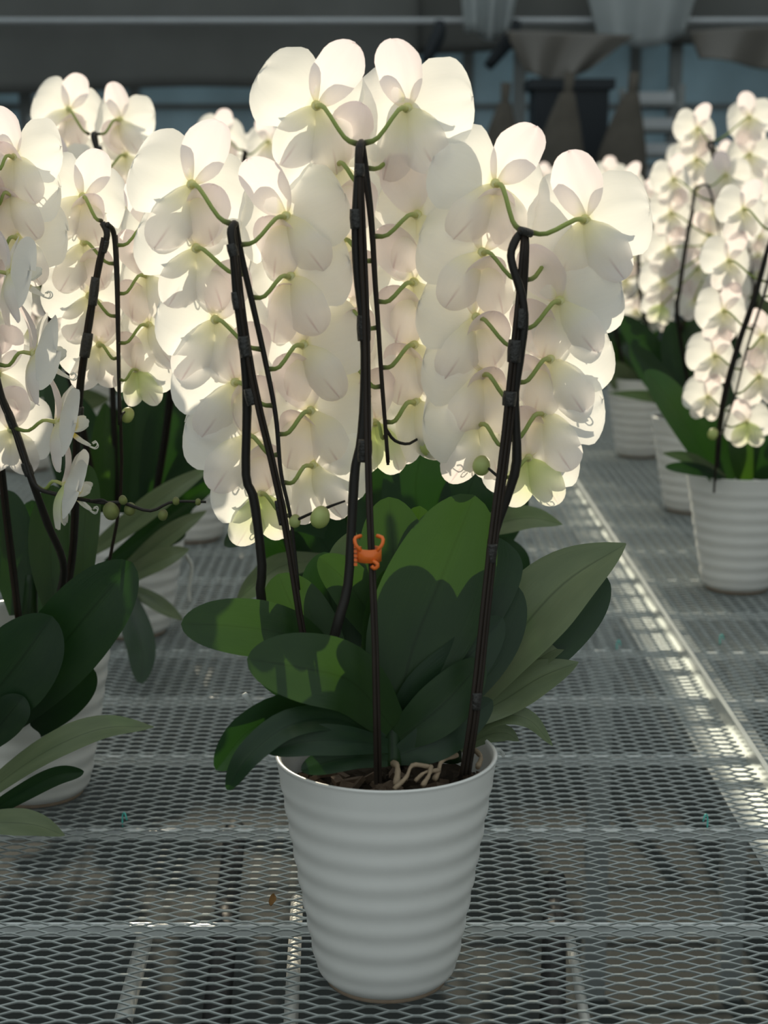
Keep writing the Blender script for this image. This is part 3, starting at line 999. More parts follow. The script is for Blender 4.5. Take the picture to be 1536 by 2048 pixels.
# ================================================================== second orchid of the row, close beside the main one
LN = orchid(-0.46, 0.52, 'orchid with side-turned blooms and a long budded twig, beside the main pot')
s_ln = 0.94
fl = px_flowers([(165, 393, 'L', dict(roll=24, yaw=12)), (167, 486, 'L', dict(roll=16)), (178, 592, 'L', dict(roll=14)), (198, 690, 'L', dict(roll=10, s=.92)),
                 (303, 452, 'R', dict(roll=-26, yaw=-24)), (295, 551, 'R', dict(roll=-24, yaw=-24)), (298, 650, 'R', dict(roll=-20, yaw=-20)), (277, 739, 'R', dict(young=True, s=.8, roll=-10))], 0.42, s_ln)
fl[0]['a'] = unp(203, 442, .39)
spike(LN, px_path([(120, 1260, .50), (148, 1080, .46), (156, 830, .41), (172, 690, .39), (186, 600, .385), (200, 520, .385), (214, 470, .385), (205, 446, .39)]),
      px_path([(214, 448, .385), (228, 470, .395), (233, 560, .40), (235, 650, .40), (237, 760, .40), (238, 850, .41)]),
      [px_path([(118, 1250, .49), (143, 1085, .455), (151, 830, .405), (167, 690, .385), (181, 600, .38), (206, 475, .38)]),
       px_path([(190, 1250, .50), (240, 1000, .46), (238, 760, .405), (236, 560, .40), (232, 470, .40)])],
      fl, tapes=[(unp(210, 485, .385), unp(206, 500, .385), .0078), (unp(190, 565, .382), unp(186, 600, .382), .0085), (unp(175, 675, .385), unp(170, 705, .385), .010), (unp(158, 820, .405), unp(156, 842, .405), .009)],
      buds=[(unp(255, 830, .43), .0085)], tip=[px_path([(238, 845, .41), (246, 826, .42), (254, 824, .43)])])
fl = px_flowers([(30, 314, 'R', dict(roll=-14, yaw=-20)), (24, 388, 'R', dict(roll=-12, yaw=-18)), (36, 475, 'R', dict(roll=-12, yaw=-16)),
                 (-60, 330, 'L', {}), (-50, 440, 'L', {}), (-30, 610, 'L', {}), (-6, 745, 'L', dict(roll=12)), (22, 860, 'L', dict(roll=8, s=.95))], 0.36, s_ln)
spike(LN, px_path([(40, 1260, .5), (10, 1000, .46), (-20, 700, .40), (-30, 450, .34), (-25, 345, .33), (-15, 335, .34)]),
      px_path([(-15, 335, .34), (-12, 450, .36), (-4, 600, .37), (4, 790, .37), (28, 852, .37), (50, 915, .37), (62, 955, .37)]),
      [px_path([(36, 1260, .49), (5, 1000, .45), (-26, 700, .39), (-36, 450, .33), (-30, 350, .33)])],
      fl, tapes=[(unp(-20, 700, .40), unp(-22, 680, .40), .009)])
fl = [dict(p=unp(18, 545, .29), yaw=-70, pitch=-8, roll=-6, s=s_ln * 1.03, a=unp(-40, 560, .29)), dict(p=unp(68, 706, .29), yaw=-74, pitch=-10, roll=-4, s=s_ln * 1.03, a=unp(-6, 728, .30)),
      dict(p=unp(116, 843, .29), yaw=-76, pitch=-12, roll=-4, s=s_ln, a=unp(28, 856, .31)), dict(p=unp(130, 968, .29), yaw=-84, pitch=-20, roll=-4, s=s_ln * .92, young=True, a=unp(70, 970, .305))]
fl[0]['s'] *= .98
spike(LN, px_path([(100, 1260, .45), (128, 1140, .40), (95, 1047, .36), (60, 950, .325), (28, 855, .315), (5, 800, .31), (-20, 690, .30), (-45, 560, .29)]),
      px_path([(-45, 560, .29), (-20, 690, .295), (5, 798, .305), (30, 857, .31), (52, 922, .31), (72, 972, .30), (110, 988, .29), (200, 1005, .28), (245, 1006, .28), (300, 1022, .28), (345, 1004, .28), (412, 1004, .28)]),
      [px_path([(105, 1260, .46), (132, 1145, .41), (98, 1047, .365), (64, 950, .33), (33, 855, .32), (0, 780, .31)])],
      fl, tapes=[(unp(18, 830, .312), unp(25, 850, .312), .008), (unp(52, 930, .318), unp(58, 946, .318), .009)],
      buds=[(unp(222, 1022, .275), .0092), (unp(260, 1018, .285), .0068), (unp(326, 1030, .28), .0058), (unp(352, 1002, .28), .0042), (unp(396, 1004, .28), .0036), (unp(246, 1000, .275), .005)],
      tip=[px_path([(180, 1003, .28), (205, 1000, .275), (220, 1010, .275)])], budmat='bud_dark')
for a in [
    ([(-20, 1460, .42), (80, 1345, .38), (178, 1225, .36), (265, 1125, .36)], 160, 5, .14, 'leaf'),
    ([(-90, 1480, .36), (-15, 1390, .34), (45, 1315, .33), (104, 1232, .33)], 170, 5, .14, 'leaf'),
    ([(-60, 1505, .36), (-10, 1460, .34), (25, 1420, .33), (47, 1392, .33)], 80, 5, .14, 'leaf'),
    ([(-40, 1510, .45), (55, 1440, .43), (130, 1385, .42), (185, 1335, .41)], 110, 25, .14, 'leaf'),
    ([(-60, 1610, .38), (80, 1510, .34), (200, 1458, .33), (308, 1454, .33)], 66, -28, .3, 'leaf_sheen'),
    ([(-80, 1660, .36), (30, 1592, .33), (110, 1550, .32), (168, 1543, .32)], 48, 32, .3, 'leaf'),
    ([(-100, 1650, .33), (0, 1645, .31), (70, 1650, .3), (130, 1671, .3)], 62, -22, .25, 'leaf_sheen'),
    ([(112, 1230, .5), (102, 1140, .52), (100, 1050, .54), (106, 970, .55)], 88, 5, .14, 'leaf_bright'),
    ([(165, 1200, .5), (166, 1100, .52), (172, 1010, .55), (178, 930, .56)], 62, 5, .14, 'leaf_bright'),
    ([(40, 1230, .52), (30, 1140, .55), (20, 1060, .57), (15, 980, .58)], 95, 5, .14, 'leaf'),
    ([(70, 1240, .58), (72, 1160, .62), (70, 1080, .65), (64, 1000, .66)], 100, 5, .14, 'leaf'),
    ([(-30, 1230, .5), (-40, 1140, .5), (-50, 1060, .5), (-60, 990, .5)], 90, 5, .14, 'leaf'),
]:
    pleaf(LN, *a)
for x in (60, 110):
    tube(crom(px_path([(x, 1300, .52), (x, 1220, .52), (x + 4, 1150, .53)]), 8), lambda t: 0.012 - 0.004 * t, 10, origin=LN.location).build('crown_stem', M['leaf_bright'], LN)

# ================================================================== third orchid of that row
L2 = orchid(-0.456, 1.33, 'orchid with narrow drooping leaves over its pot, behind the side-turned blooms')
s2 = 0.97
fl = px_flowers([(137, 219, 'L', dict(roll=22, yaw=10)), (132, 300, 'L', {}), (128, 420, 'L', {}), (124, 500, 'L', {}),
                 (240, 240, 'R', dict(roll=-8, yaw=-20)), (252, 311, 'R', {}), (255, 400, 'R', {}), (258, 500, 'R', {}), (255, 590, 'R', {})], 1.20, s2)
fl[0]['a'] = unp(178, 268, 1.16); fl[4]['a'] = unp(196, 268, 1.16)
spike(L2, px_path([(235, 1130, 1.33), (225, 800, 1.22), (212, 500, 1.16), (200, 330, 1.14), (186, 275, 1.14), (190, 266, 1.16)]),
      px_path([(190, 266, 1.16), (200, 330, 1.18), (204, 430, 1.18), (208, 560, 1.18), (212, 680, 1.19)]),
      [px_path([(240, 1130, 1.33), (230, 800, 1.23), (216, 500, 1.17), (204, 330, 1.15)])], fl,
      tapes=[(unp(197, 300, 1.14), unp(199, 325, 1.14), .010), (unp(212, 500, 1.16), unp(214, 520, 1.16), .010)])
fl = px_flowers([(120, 341, 'R', dict(roll=-16, yaw=-14)), (118, 430, 'R', {}), (112, 520, 'R', {}), (40, 350, 'L', {}), (44, 450, 'L', {}), (60, 560, 'L', {})], 1.10, s2)
spike(L2, px_path([(215, 1130, 1.3), (150, 800, 1.18), (92, 610, 1.10), (80, 440, 1.05), (84, 370, 1.05), (88, 362, 1.06)]),
      px_path([(88, 362, 1.06), (94, 420, 1.08), (100, 520, 1.09), (120, 620, 1.1)]),
      [px_path([(222, 1130, 1.3), (157, 800, 1.18), (98, 610, 1.10), (86, 440, 1.05), (88, 370, 1.05)])], fl)
fl = px_flowers([(320, 520, 'L', {}), (330, 610, 'L', {}), (345, 690, 'L', {}), (420, 500, 'R', {}), (424, 600, 'R', {}), (420, 690, 'R', {})], 1.10, s2)
spike(L2, px_path([(285, 1130, 1.3), (330, 860, 1.2), (352, 640, 1.08), (366, 470, 1.04), (372, 440, 1.05)]),
      px_path([(372, 440, 1.05), (378, 520, 1.07), (380, 620, 1.07), (382, 720, 1.07)]),
      [px_path([(292, 1130, 1.3), (338, 860, 1.2), (360, 640, 1.08), (371, 470, 1.04)])], fl)
for a in [
    ([(180, 1105, 1.08), (255, 1050, 1.03), (340, 985, 1.0), (428, 929, 1.0)], 50, -15, .3, 'leaf_sheen'),
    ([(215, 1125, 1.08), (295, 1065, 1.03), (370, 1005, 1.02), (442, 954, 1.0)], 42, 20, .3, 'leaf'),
    ([(240, 1150, 1.1), (300, 1100, 1.03), (360, 1055, 1.0), (414, 1021, 1.0)], 42, -15, .3, 'leaf_sheen'),
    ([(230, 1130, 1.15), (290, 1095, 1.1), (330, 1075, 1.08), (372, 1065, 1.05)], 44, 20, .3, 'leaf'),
    ([(235, 1170, 1.1), (290, 1135, 1.03), (340, 1112, 1.0), (379, 1098, 1.0)], 46, -18, .3, 'leaf_sheen'),
    ([(240, 1170, 1.2), (290, 1192, 1.12), (332, 1218, 1.06), (367, 1241, 1.04)], 34, -12, .25, 'leaf_sheen'),
    ([(236, 1160, 1.2), (262, 1225, 1.06), (283, 1295, .97), (283, 1368, .92)], 62, 6, .16, 'leaf'),
    ([(214, 1080, 1.28), (207, 980, 1.25), (205, 890, 1.24), (212, 806, 1.24)], 50, 5, .14, 'leaf_bright'),
    ([(250, 1060, 1.30), (258, 960, 1.3), (266, 860, 1.3), (275, 770, 1.3)], 90, 5, .14, 'leaf'),
    ([(300, 1060, 1.30), (318, 960, 1.3), (330, 870, 1.3), (340, 780, 1.3)], 90, 5, .14, 'leaf'),
    ([(330, 1080, 1.34), (360, 980, 1.36), (382, 890, 1.4), (392, 800, 1.4)], 90, 5, .14, 'leaf'),
    ([(200, 1080, 1.34), (180, 980, 1.36), (168, 890, 1.4), (150, 790, 1.4)], 95, 5, .14, 'leaf'),
    ([(320, 1100, 1.28), (350, 1010, 1.28), (385, 930, 1.28), (410, 850, 1.28)], 80, 5, .14, 'leaf'),
    ([(170, 1060, 1.4), (150, 950, 1.42), (130, 850, 1.44), (110, 740, 1.46)], 90, 5, .14, 'leaf'),
]:
    pleaf(L2, *a)
tube(crom(px_path([(372, 1110, 1.03), (384, 1135, 1.03), (378, 1180, 1.03), (380, 1205, 1.03)]), 10), .0032, 6, origin=L2.location).build('aerial_root', M['air_root'], L2)

# ================================================================== orchid hidden behind the main one
C2 = orchid(0.02, 0.90, 'orchid half hidden behind the three taped stakes, amber clip among its blooms')
fl = px_flowers([(546, 612, 'L', dict(roll=16)), (560, 500, 'L', {}), (566, 720, 'L', {}), (580, 810, 'L', {}), (650, 600, 'R', {}), (654, 700, 'R', {}), (650, 500, 'R', {})], .72, .98)
spike(C2, px_path([(700, 1140, .88), (650, 800, .78), (610, 560, .68), (604, 430, .66), (608, 416, .67)]), px_path([(608, 416, .67), (610, 520, .69), (612, 640, .69), (616, 780, .69), (622, 900, .7)]),
      [px_path([(706, 1140, .88), (656, 800, .78), (616, 560, .68), (609, 430, .66)])], fl)
fl = px_flowers([(735, 430, 'L', {}), (730, 540, 'L', {}), (740, 640, 'L', {}), (735, 730, 'L', {}), (700, 820, 'L', {}), (862, 470, 'R', {}), (866, 560, 'R', {}), (868, 650, 'R', {}), (872, 740, 'R', {}), (860, 820, 'R', {})], .72, .98)
spike(C2, px_path([(790, 1150, .88), (784, 950, .80), (776, 700, .70), (756, 460, .66), (754, 380, .655), (762, 372, .665)]), px_path([(762, 372, .665), (772, 420, .68), (786, 480, .69), (784, 560, .69), (788, 640, .69), (790, 760, .69)]),
      [px_path([(796, 1150, .88), (790, 950, .80), (782, 700, .70), (762, 460, .66), (758, 384, .655)])], fl)
fl = px_flowers([(884, 412, 'L', dict(roll=12)), (900, 520, 'L', {}), (905, 620, 'L', {}), (905, 720, 'L', {}), (1010, 520, 'R', {}), (1012, 620, 'R', {}), (1006, 720, 'R', {}), (1002, 810, 'R', {})], .74, .98)
spike(C2, px_path([(850, 1140, .9), (905, 960, .84), (950, 700, .74), (952, 480, .68), (948, 425, .675), (950, 415, .68)]), px_path([(950, 415, .68), (955, 520, .7), (956, 640, .7), (954, 780, .7)]),
      [px_path([(856, 1140, .9), (911, 960, .84), (956, 700, .74), (958, 480, .68)])], fl)
for a in [
    ([(650, 1065, .76), (585, 1036, .70), (512, 1050, .65), (449, 1092, .63)], 60, 10, .2, 'leaf'),
    ([(850, 1120, .80), (836, 1040, .78), (832, 960, .77), (850, 880, .77)], 140, 5, .14, 'leaf'),
    ([(925, 1120, .80), (925, 1050, .78), (935, 990, .77), (960, 925, .77)], 110, 5, .14, 'leaf'),
    ([(890, 1080, .76), (990, 1048, .70), (1060, 1036, .67), (1125, 1049, .65)], 55, -15, .25, 'leaf_sheen'),
    ([(930, 1130, .78), (990, 1100, .72), (1028, 1112, .7), (1053, 1146, .7)], 55, 8, .2, 'leaf'),
    ([(650, 1120, .78), (570, 1130, .70), (515, 1165, .65), (472, 1204, .63)], 60, -10, .25, 'leaf_sheen'),
    ([(690, 1140, .82), (650, 1090, .8), (615, 1035, .78), (592, 975, .78)], 130, 8, .14, 'leaf'),
    ([(640, 1150, .80), (590, 1120, .76), (560, 1090, .74), (530, 1060, .73)], 90, 8, .14, 'leaf'),
    ([(760, 1120, .82), (750, 1040, .82), (742, 960, .82), (735, 900, .82)], 110, 5, .14, 'leaf'),
    ([(690, 1120, .84), (675, 1050, .84), (668, 980, .84), (672, 920, .84)], 110, 5, .14, 'leaf'),
    ([(980, 1120, .84), (1000, 1060, .84), (1020, 1000, .84), (1010, 940, .84)], 80, 5, .14, 'leaf'),
]:
    pleaf(C2, *a)

# ================================================================== orchids of the far bench
RF = orchid(0.705, 1.68, 'orchid with one raised green leaf, first pot beside the edge rail', -0.004)
s3 = 0.92
fl = px_flowers([(1487, 419, 'L', dict(roll=26, yaw=14)), (1457, 522, 'L', dict(roll=20)), (1447, 622, 'L', dict(roll=16)), (1429, 712, 'L', dict(roll=14, s=.95)), (1415, 794, 'L', dict(roll=16, s=.8)),
                 (1590, 440, 'R', {}), (1575, 560, 'R', {}), (1526, 673, 'R', dict(roll=-20)), (1519, 754, 'R', dict(roll=-22)), (1494, 845, 'R', dict(young=True, s=.85, roll=-20))], 1.52, s3)
spike(RF, px_path([(1432, 960, 1.6), (1445, 820, 1.5), (1478, 690, 1.47), (1512, 590, 1.46), (1538, 490, 1.46), (1548, 462, 1.47)]),
      px_path([(1548, 462, 1.47), (1545, 520, 1.49), (1528, 590, 1.49), (1496, 690, 1.49), (1470, 790, 1.49), (1450, 850, 1.49)]),
      [px_path([(1428, 985, 1.57), (1440, 820, 1.49), (1473, 690, 1.46), (1507, 590, 1.45), (1535, 490, 1.45)])], fl,
      buds=[(unp(1426, 868, 1.5), .010)], tip=[px_path([(1450, 850, 1.49), (1445, 866, 1.495), (1432, 866, 1.5)])])
for a in [
    ([(1440, 965, 1.62), (1395, 885, 1.58), (1340, 800, 1.57), (1291, 741, 1.57)], 72, 25, .25, 'leaf'),
    ([(1450, 955, 1.6), (1405, 928, 1.55), (1365, 912, 1.52), (1325, 906, 1.5)], 26, -15, .2, 'leaf_sheen'),
    ([(1450, 955, 1.6), (1405, 942, 1.55), (1370, 936, 1.52), (1330, 934, 1.5)], 26, 10, .2, 'leaf'),
    ([(1490, 965, 1.64), (1488, 910, 1.62), (1490, 860, 1.62), (1500, 800, 1.62)], 66, 5, .14, 'leaf_bright'),
    ([(1520, 960, 1.64), (1535, 900, 1.62), (1545, 850, 1.62), (1560, 800, 1.62)], 70, 5, .14, 'leaf'),
    ([(1455, 960, 1.66), (1450, 900, 1.66), (1440, 850, 1.66), (1425, 800, 1.66)], 66, 5, .14, 'leaf'),
]:
    pleaf(RF, *a)
R2 = orchid(0.765, 2.50, 'orchid whose two blooming rows hang over the second pot along the rail', -0.004)
fl = px_flowers([(1346, 359, 'L', dict(roll=14)), (1341, 426, 'L', {}), (1336, 497, 'L', {}), (1326, 562, 'L', {}), (1323, 610, 'L', dict(young=True, s=.8)),
                 (1452, 351, 'R', dict(roll=-8)), (1430, 420, 'R', {}), (1419, 470, 'R', {}), (1396, 540, 'R', {}), (1390, 600, 'R', dict(s=.85))], 2.32, .94)
spike(R2, px_path([(1390, 850, 2.5), (1355, 640, 2.36), (1359, 577, 2.31), (1369, 502, 2.29), (1384, 420, 2.28), (1390, 376, 2.29)]), px_path([(1390, 376, 2.29), (1415, 372, 2.3), (1430, 420, 2.3), (1440, 480, 2.3)]),
      [px_path([(1393, 850, 2.5), (1358, 640, 2.35), (1362, 577, 2.30), (1372, 502, 2.28), (1387, 420, 2.27)])], fl)
fl = px_flowers([(1394, 258, 'L', dict(roll=20)), (1392, 320, 'L', {}), (1499, 235, 'R', dict(roll=-12)), (1500, 310, 'R', {}), (1490, 380, 'R', {})], 2.42, .98)
spike(R2, px_path([(1420, 850, 2.5), (1450, 600, 2.44), (1436, 400, 2.40), (1425, 310, 2.39), (1416, 290, 2.39), (1424, 284, 2.4)]), px_path([(1424, 284, 2.4), (1440, 340, 2.41), (1446, 420, 2.42), (1446, 520, 2.42)]),
      [px_path([(1424, 850, 2.5), (1454, 600, 2.44), (1440, 400, 2.40), (1429, 310, 2.39)])], fl)
fl = px_flowers([(1258, 371, 'L', dict(roll=16)), (1262, 440, 'L', {}), (1256, 510, 'L', {}), (1250, 560, 'L', dict(s=.85)), (1322, 400, 'R', {})], 2.7, .98)
spike(R2, px_path([(1360, 850, 2.55), (1290, 640, 2.62), (1276, 502, 2.66), (1290, 430, 2.67), (1298, 401, 2.67)]), px_path([(1298, 401, 2.67), (1300, 460, 2.69), (1296, 540, 2.7)]),
      [px_path([(1363, 850, 2.55), (1293, 640, 2.62), (1279, 502, 2.66), (1293, 430, 2.67)])], fl, buds=[(unp(1228, 612, 2.7), .012)], tip=[px_path([(1296, 540, 2.7), (1270, 590, 2.7), (1235, 604, 2.7)])])
for a in [([(1390, 850, 2.5), (1370, 780, 2.5), (1350, 710, 2.5), (1340, 640, 2.5)], 60, 5), ([(1400, 850, 2.48), (1410, 780, 2.48), (1415, 710, 2.48), (1430, 640, 2.48)], 60, 5),
          ([(1380, 850, 2.46), (1340, 790, 2.46), (1300, 740, 2.46), (1262, 690, 2.46)], 56, 5), ([(1370, 850, 2.54), (1330, 760, 2.54), (1290, 690, 2.54), (1240, 630, 2.54)], 60, 5),
          ([(1420, 850, 2.5), (1450, 780, 2.5), (1480, 720, 2.5), (1500, 660, 2.5)], 60, 5), ([(1370, 850, 2.4), (1320, 800, 2.36), (1280, 790, 2.33), (1215, 786, 2.32)], 24, -12)]:
    pleaf(R2, a[0], a[1], a[2], .16, 'leaf_sheen' if a[1] < 30 else 'leaf')

# ================================================================== orchids further off: whole plants, drawn once each
def far_orchid(X, Y, label, seed, hs=(0.80, 0.74, 0.74), zoff=0.0, detail=False, nfl=6, fan=0.16, nsp=3):
    r = random.Random(seed)
    root = orchid(X, Y, label, zoff)
    B = Vector((X, Y, zoff))
    for k in range(nsp):
        off = (k - (nsp - 1) / 2) * fan + r.uniform(-.02, .02)
        h = hs[k % 3] + r.uniform(-.03, .03)
        dy = r.uniform(-.14, -.06)
        base = B + Vector((off * .25, 0.02 * (k - 1), .2))
        top = B + Vector((off, dy, h))
        up = [base, base.lerp(top, .5) + Vector((off * .1, -.02, 0)), base.lerp(top, .9), top]
        dn = [top, top + Vector((0.004, .02, -.06)), top + Vector((off * .12, .03, -.22)), top + Vector((off * .3, .03, -.40))]
        fls = []
        for q in range(nfl):
            for sg in (-1, 1):
                p = top + Vector((sg * (.050 - .004 * q) + off * .05 * q, .035 + r.uniform(-.01, .01), .030 - q * .066 - (0.012 if sg > 0 else 0)))
                fls.append(dict(p=p, yaw=-16 * sg + r.uniform(-6, 6), roll=-20 * sg + r.uniform(-8, 8), pitch=-13 + r.uniform(-4, 4), s=(1.0 - .03 * q) * .95))
        sd = MB()
        st = [[u_ + Vector((0.005, -.004, 0)) for u_ in up]]
        spike(root, up, dn, st, fls, detail=detail)
    for k in range(10):
        a = k * 2.4 + r.uniform(-.3, .3)
        L = r.uniform(.16, .26)
        rise = r.uniform(.10, .22) if k < 7 else r.uniform(-.02, .05)
        d = Vector((math.cos(a), math.sin(a) * .6, 0))
        p0 = B + Vector((0, 0, .21)) + d * .02
        leaf(root, [p0, p0 + d * L * .35 + Vector((0, 0, rise * .6)), p0 + d * L * .7 + Vector((0, 0, rise)), p0 + d * L + Vector((0, 0, rise * .95))], r.uniform(.06, .085), r.uniform(-15, 15), .18, r.choice(['leaf', 'leaf', 'leaf_sheen', 'leaf_bright']))
    return root

LAB_L = ['fourth orchid of the row that starts at the side-turned blooms', 'fifth orchid of the row that starts at the side-turned blooms',
         'sixth orchid of the row that starts at the side-turned blooms', 'seventh orchid of the row that starts at the side-turned blooms']
for k, y in enumerate((2.14, 2.95, 3.76, 4.6)):
    far_orchid(-0.44 + 0.01 * k, y, LAB_L[k], 40 + k, hs=(0.84, 0.82, 0.84))
for k, (x, y) in enumerate(((-0.98, 2.2), (-1.02, 3.1), (-1.0, 4.0))):
    far_orchid(x, y, ['orchid in the outer row, first behind the side-turned blooms', 'orchid in the outer row, second behind the side-turned blooms', 'orchid in the outer row, third behind the side-turned blooms'][k], 60 + k, hs=(0.80, 0.78, 0.80))
LAB_R = ['third pot of the orchid row along the edge rail', 'fourth pot of the orchid row along the edge rail', 'fifth pot of the orchid row along the edge rail', 'sixth pot of the orchid row along the edge rail']
for k, (x, y) in enumerate(((0.765, 3.36), (0.65, 4.18), (0.72, 5.0), (0.74, 5.8))):
    far_orchid(x, y, LAB_R[k], 80 + k, hs=(0.80, 0.74, 0.78), zoff=-0.004)
for k, (x, y) in enumerate(((1.25, 2.6), (1.22, 3.5), (1.25, 4.4))):
    far_orchid(x, y, ['orchid in the row behind the rail row, first of its line', 'orchid in the row behind the rail row, second of its line', 'orchid in the row behind the rail row, third of its line'][k], 90 + k, hs=(0.86, 0.82, 0.84), zoff=-0.004)
far_orchid(0.01, 1.72, 'orchid directly behind the one with the amber clip', 101, hs=(0.76, 0.78, 0.76), fan=.12)
far_orchid(0.0, 2.55, 'second orchid behind the one with the amber clip', 102, hs=(0.76, 0.78, 0.76), fan=.12)
far_orchid(0.30, 6.1, 'orchid alone at the far end of the bench mesh', 99, hs=(0.74, 0.70, 0.74))

# ================================================================== things against the back wall
def sheet(name, corners, mat, label, cat, sag=0.05, folds=5, amp=0.02, nu=36, nv=14, seed=0, thick=0.004, bow=None):
    """hanging cloth or film between four corners (tl, tr, br, bl), with folds and thickness"""
    tl, tr, br, bl = [Vector(c) for c in corners]
    r = random.Random(seed)
    ph = r.uniform(0, 6)
    v, f, uv = [], [], []
    for side in (0, 1):
        for i in range(nu + 1):
            s = i / nu
            for j in range(nv + 1):
                t = j / nv
                p = tl.lerp(tr, s).lerp(bl.lerp(br, s), t)
                p.z -= sag * math.sin(math.pi * s) * t
                if bow: p.z += bow * math.sin(math.pi * s) * t
                p.y += amp * math.sin(folds * 2 * math.pi * s + ph + 1.3 * t) * (0.3 + t) + side * thick
                p.z += amp * 0.5 * math.sin(3.1 * folds * s + ph) * t
                v.append(p); uv.append((s, t))
    m1 = (nu + 1) * (nv + 1)
    idx = lambda sd, i, j: sd * m1 + i * (nv + 1) + j
    for i in range(nu):
        for j in range(nv):
            f.append((idx(0, i, j), idx(0, i + 1, j), idx(0, i + 1, j + 1), idx(0, i, j + 1)))
            f.append((idx(1, i, j), idx(1, i, j + 1), idx(1, i + 1, j + 1), idx(1, i + 1, j)))
    for i in range(nu):
        f.append((idx(0, i, 0), idx(1, i, 0), idx(1, i + 1, 0), idx(0, i + 1, 0)))
        f.append((idx(0, i, nv), idx(0, i + 1, nv), idx(1, i + 1, nv), idx(1, i, nv)))
    for j in range(nv):
        f.append((idx(0, 0, j), idx(0, 0, j + 1), idx(1, 0, j + 1), idx(1, 0, j)))
        f.append((idx(0, nu, j), idx(1, nu, j), idx(1, nu, j + 1), idx(0, nu, j + 1)))
    c0 = sum(v, Vector()) / len(v)
    mb = MB(); mb.add([p - c0 for p in v], f, uv)
    o = mb.build(name, M[mat], None, True, c0)
    return tag(o, label, cat)

yc = 8.12
W = lambda px, py, Y=yc: unp(px, py, Y)
zt = 2.35
def top(px, py, z=zt, Y=yc):
    p = unp(px, py, Y); return Vector((p.x, p.y, z))
sheet('shade_curtain', [Vector((-4.3, yc, zt)), top(835, 0), W(835, 180), Vector((-4.3, yc, W(0, 215).z))], 'curtain', 'dark grey shade curtain hanging under the long pipe', 'curtain', sag=-0.04, folds=4, amp=0.025, nu=60)
sheet('shade_curtain', [top(815, 0, Y=8.32), Vector((4.3, 8.32, zt)), Vector((4.3, 8.32, W(1536, 70, 8.32).z)), W(815, 105, 8.32)], 'curtain', 'dark grey shade curtain behind the crumpled clear sheets', 'curtain', sag=0.0, folds=3, amp=0.03, nu=40)
p0, p1 = Vector((-4.3, 8.0, W(768, 42, 8.0).z)), Vector((4.3, 8.0, W(768, 42, 8.0).z))
cp = tube([p0, p0.lerp(p1, .5), p1], 0.018, 10, origin=p0).build('curtain_pipe', M['white'], None, True, p0)
tag(cp, 'long grey pipe running across the shade curtain', 'pipe')
sheet('clear_sheet', [top(1120, 0, Y=7.88), top(1450, 0, Y=7.88), W(1370, 72, 7.88), W(1200, 88, 7.88)], 'clear', 'pale crumpled clear plastic sheet hanging beside the dark machine', 'plastic sheet', sag=0.03, folds=2, amp=0.03, seed=1)
sheet('clear_sheet', [top(900, 0, Y=7.76), top(1070, 0, Y=7.76), W(1020, 70, 7.76), W(930, 62, 7.76)], 'clear', 'duller clear plastic sheet bunched next to the shade curtain', 'plastic sheet', sag=0.03, folds=3, amp=0.03, seed=2)
sheet('clear_sheet', [W(1010, 60, 7.64), W(1270, 70, 7.64), W(1180, 145, 7.64), W(1050, 150, 7.64)], 'brownsheet', 'dull grey sheet drooping over the dark machine', 'plastic sheet', sag=0.03, folds=2, amp=0.03, seed=4)
sheet('rolled_sheet', [W(1380, 62, 7.7), W(1700, 40, 7.7), W(1700, 140, 7.7), W(1400, 125, 7.7)], 'brownsheet', 'brownish grey sheet gathered up against the blue windows', 'plastic sheet', sag=0.0, folds=2, amp=0.04, seed=3)
for (xa, ya, xb, yb, lb) in ((880, 40, 850, 125, 'dark rolled cloth hung slantwise at the curtain end'), (1035, 40, 975, 135, 'dark rolled cloth hung slantwise beside the heater cabinet')):
    pa, pb = W(xa, ya, 7.943), W(xb, yb, 7.943)
    m_ = tube(crom([pa, pa.lerp(pb, .4) + Vector((.02, 0, 0)), pb], 10), lambda t: .035 * (0.7 + .5 * math.sin(3 * t)), 10, origin=pa)
    tag(m_.build('rolled_cloth', M['navy'], None, True, pa), lb, 'cloth')
# dark machine: cabinet with vents and feet
def cabinet(pxl, pxr, pyt, Y, label):
    a, c = unp(pxl, pyt, Y), unp(pxr, pyt, Y)
    wdt = c.x - a.x
    root = empty('heater_cabinet', ((a.x + c.x) / 2, Y + .3, -0.70))
    tag(root, label, 'machine')
    h = a.z + 0.70
    m_ = MB(); m_.box((0, 0, h / 2 + .03), (wdt, .36, h - .06)); m_.build('cabinet_body', M['navy'], root, False)
    m_ = MB(); m_.box((0, 0, h - 0.01), (wdt + .06, .40, .05)); m_.build('cabinet_lid', M['navy'], root, False)
    for k in range(6):
        m_ = MB(); m_.box((0, -.185, h * .55 + k * .06), (wdt * .7, .02, .03)); m_.build('vent_slat', M['post'], root, False)
    for sx in (-1, 1):
        for sy in (-1, 1):
            m_ = MB(); m_.box((sx * (wdt / 2 - .05), sy * .14, .03), (.06, .06, .06)); m_.build('cabinet_foot', M['black'], root, False)
cabinet(1075, 1225, 160, 7.1, 'dark navy heater cabinet standing against the windows')
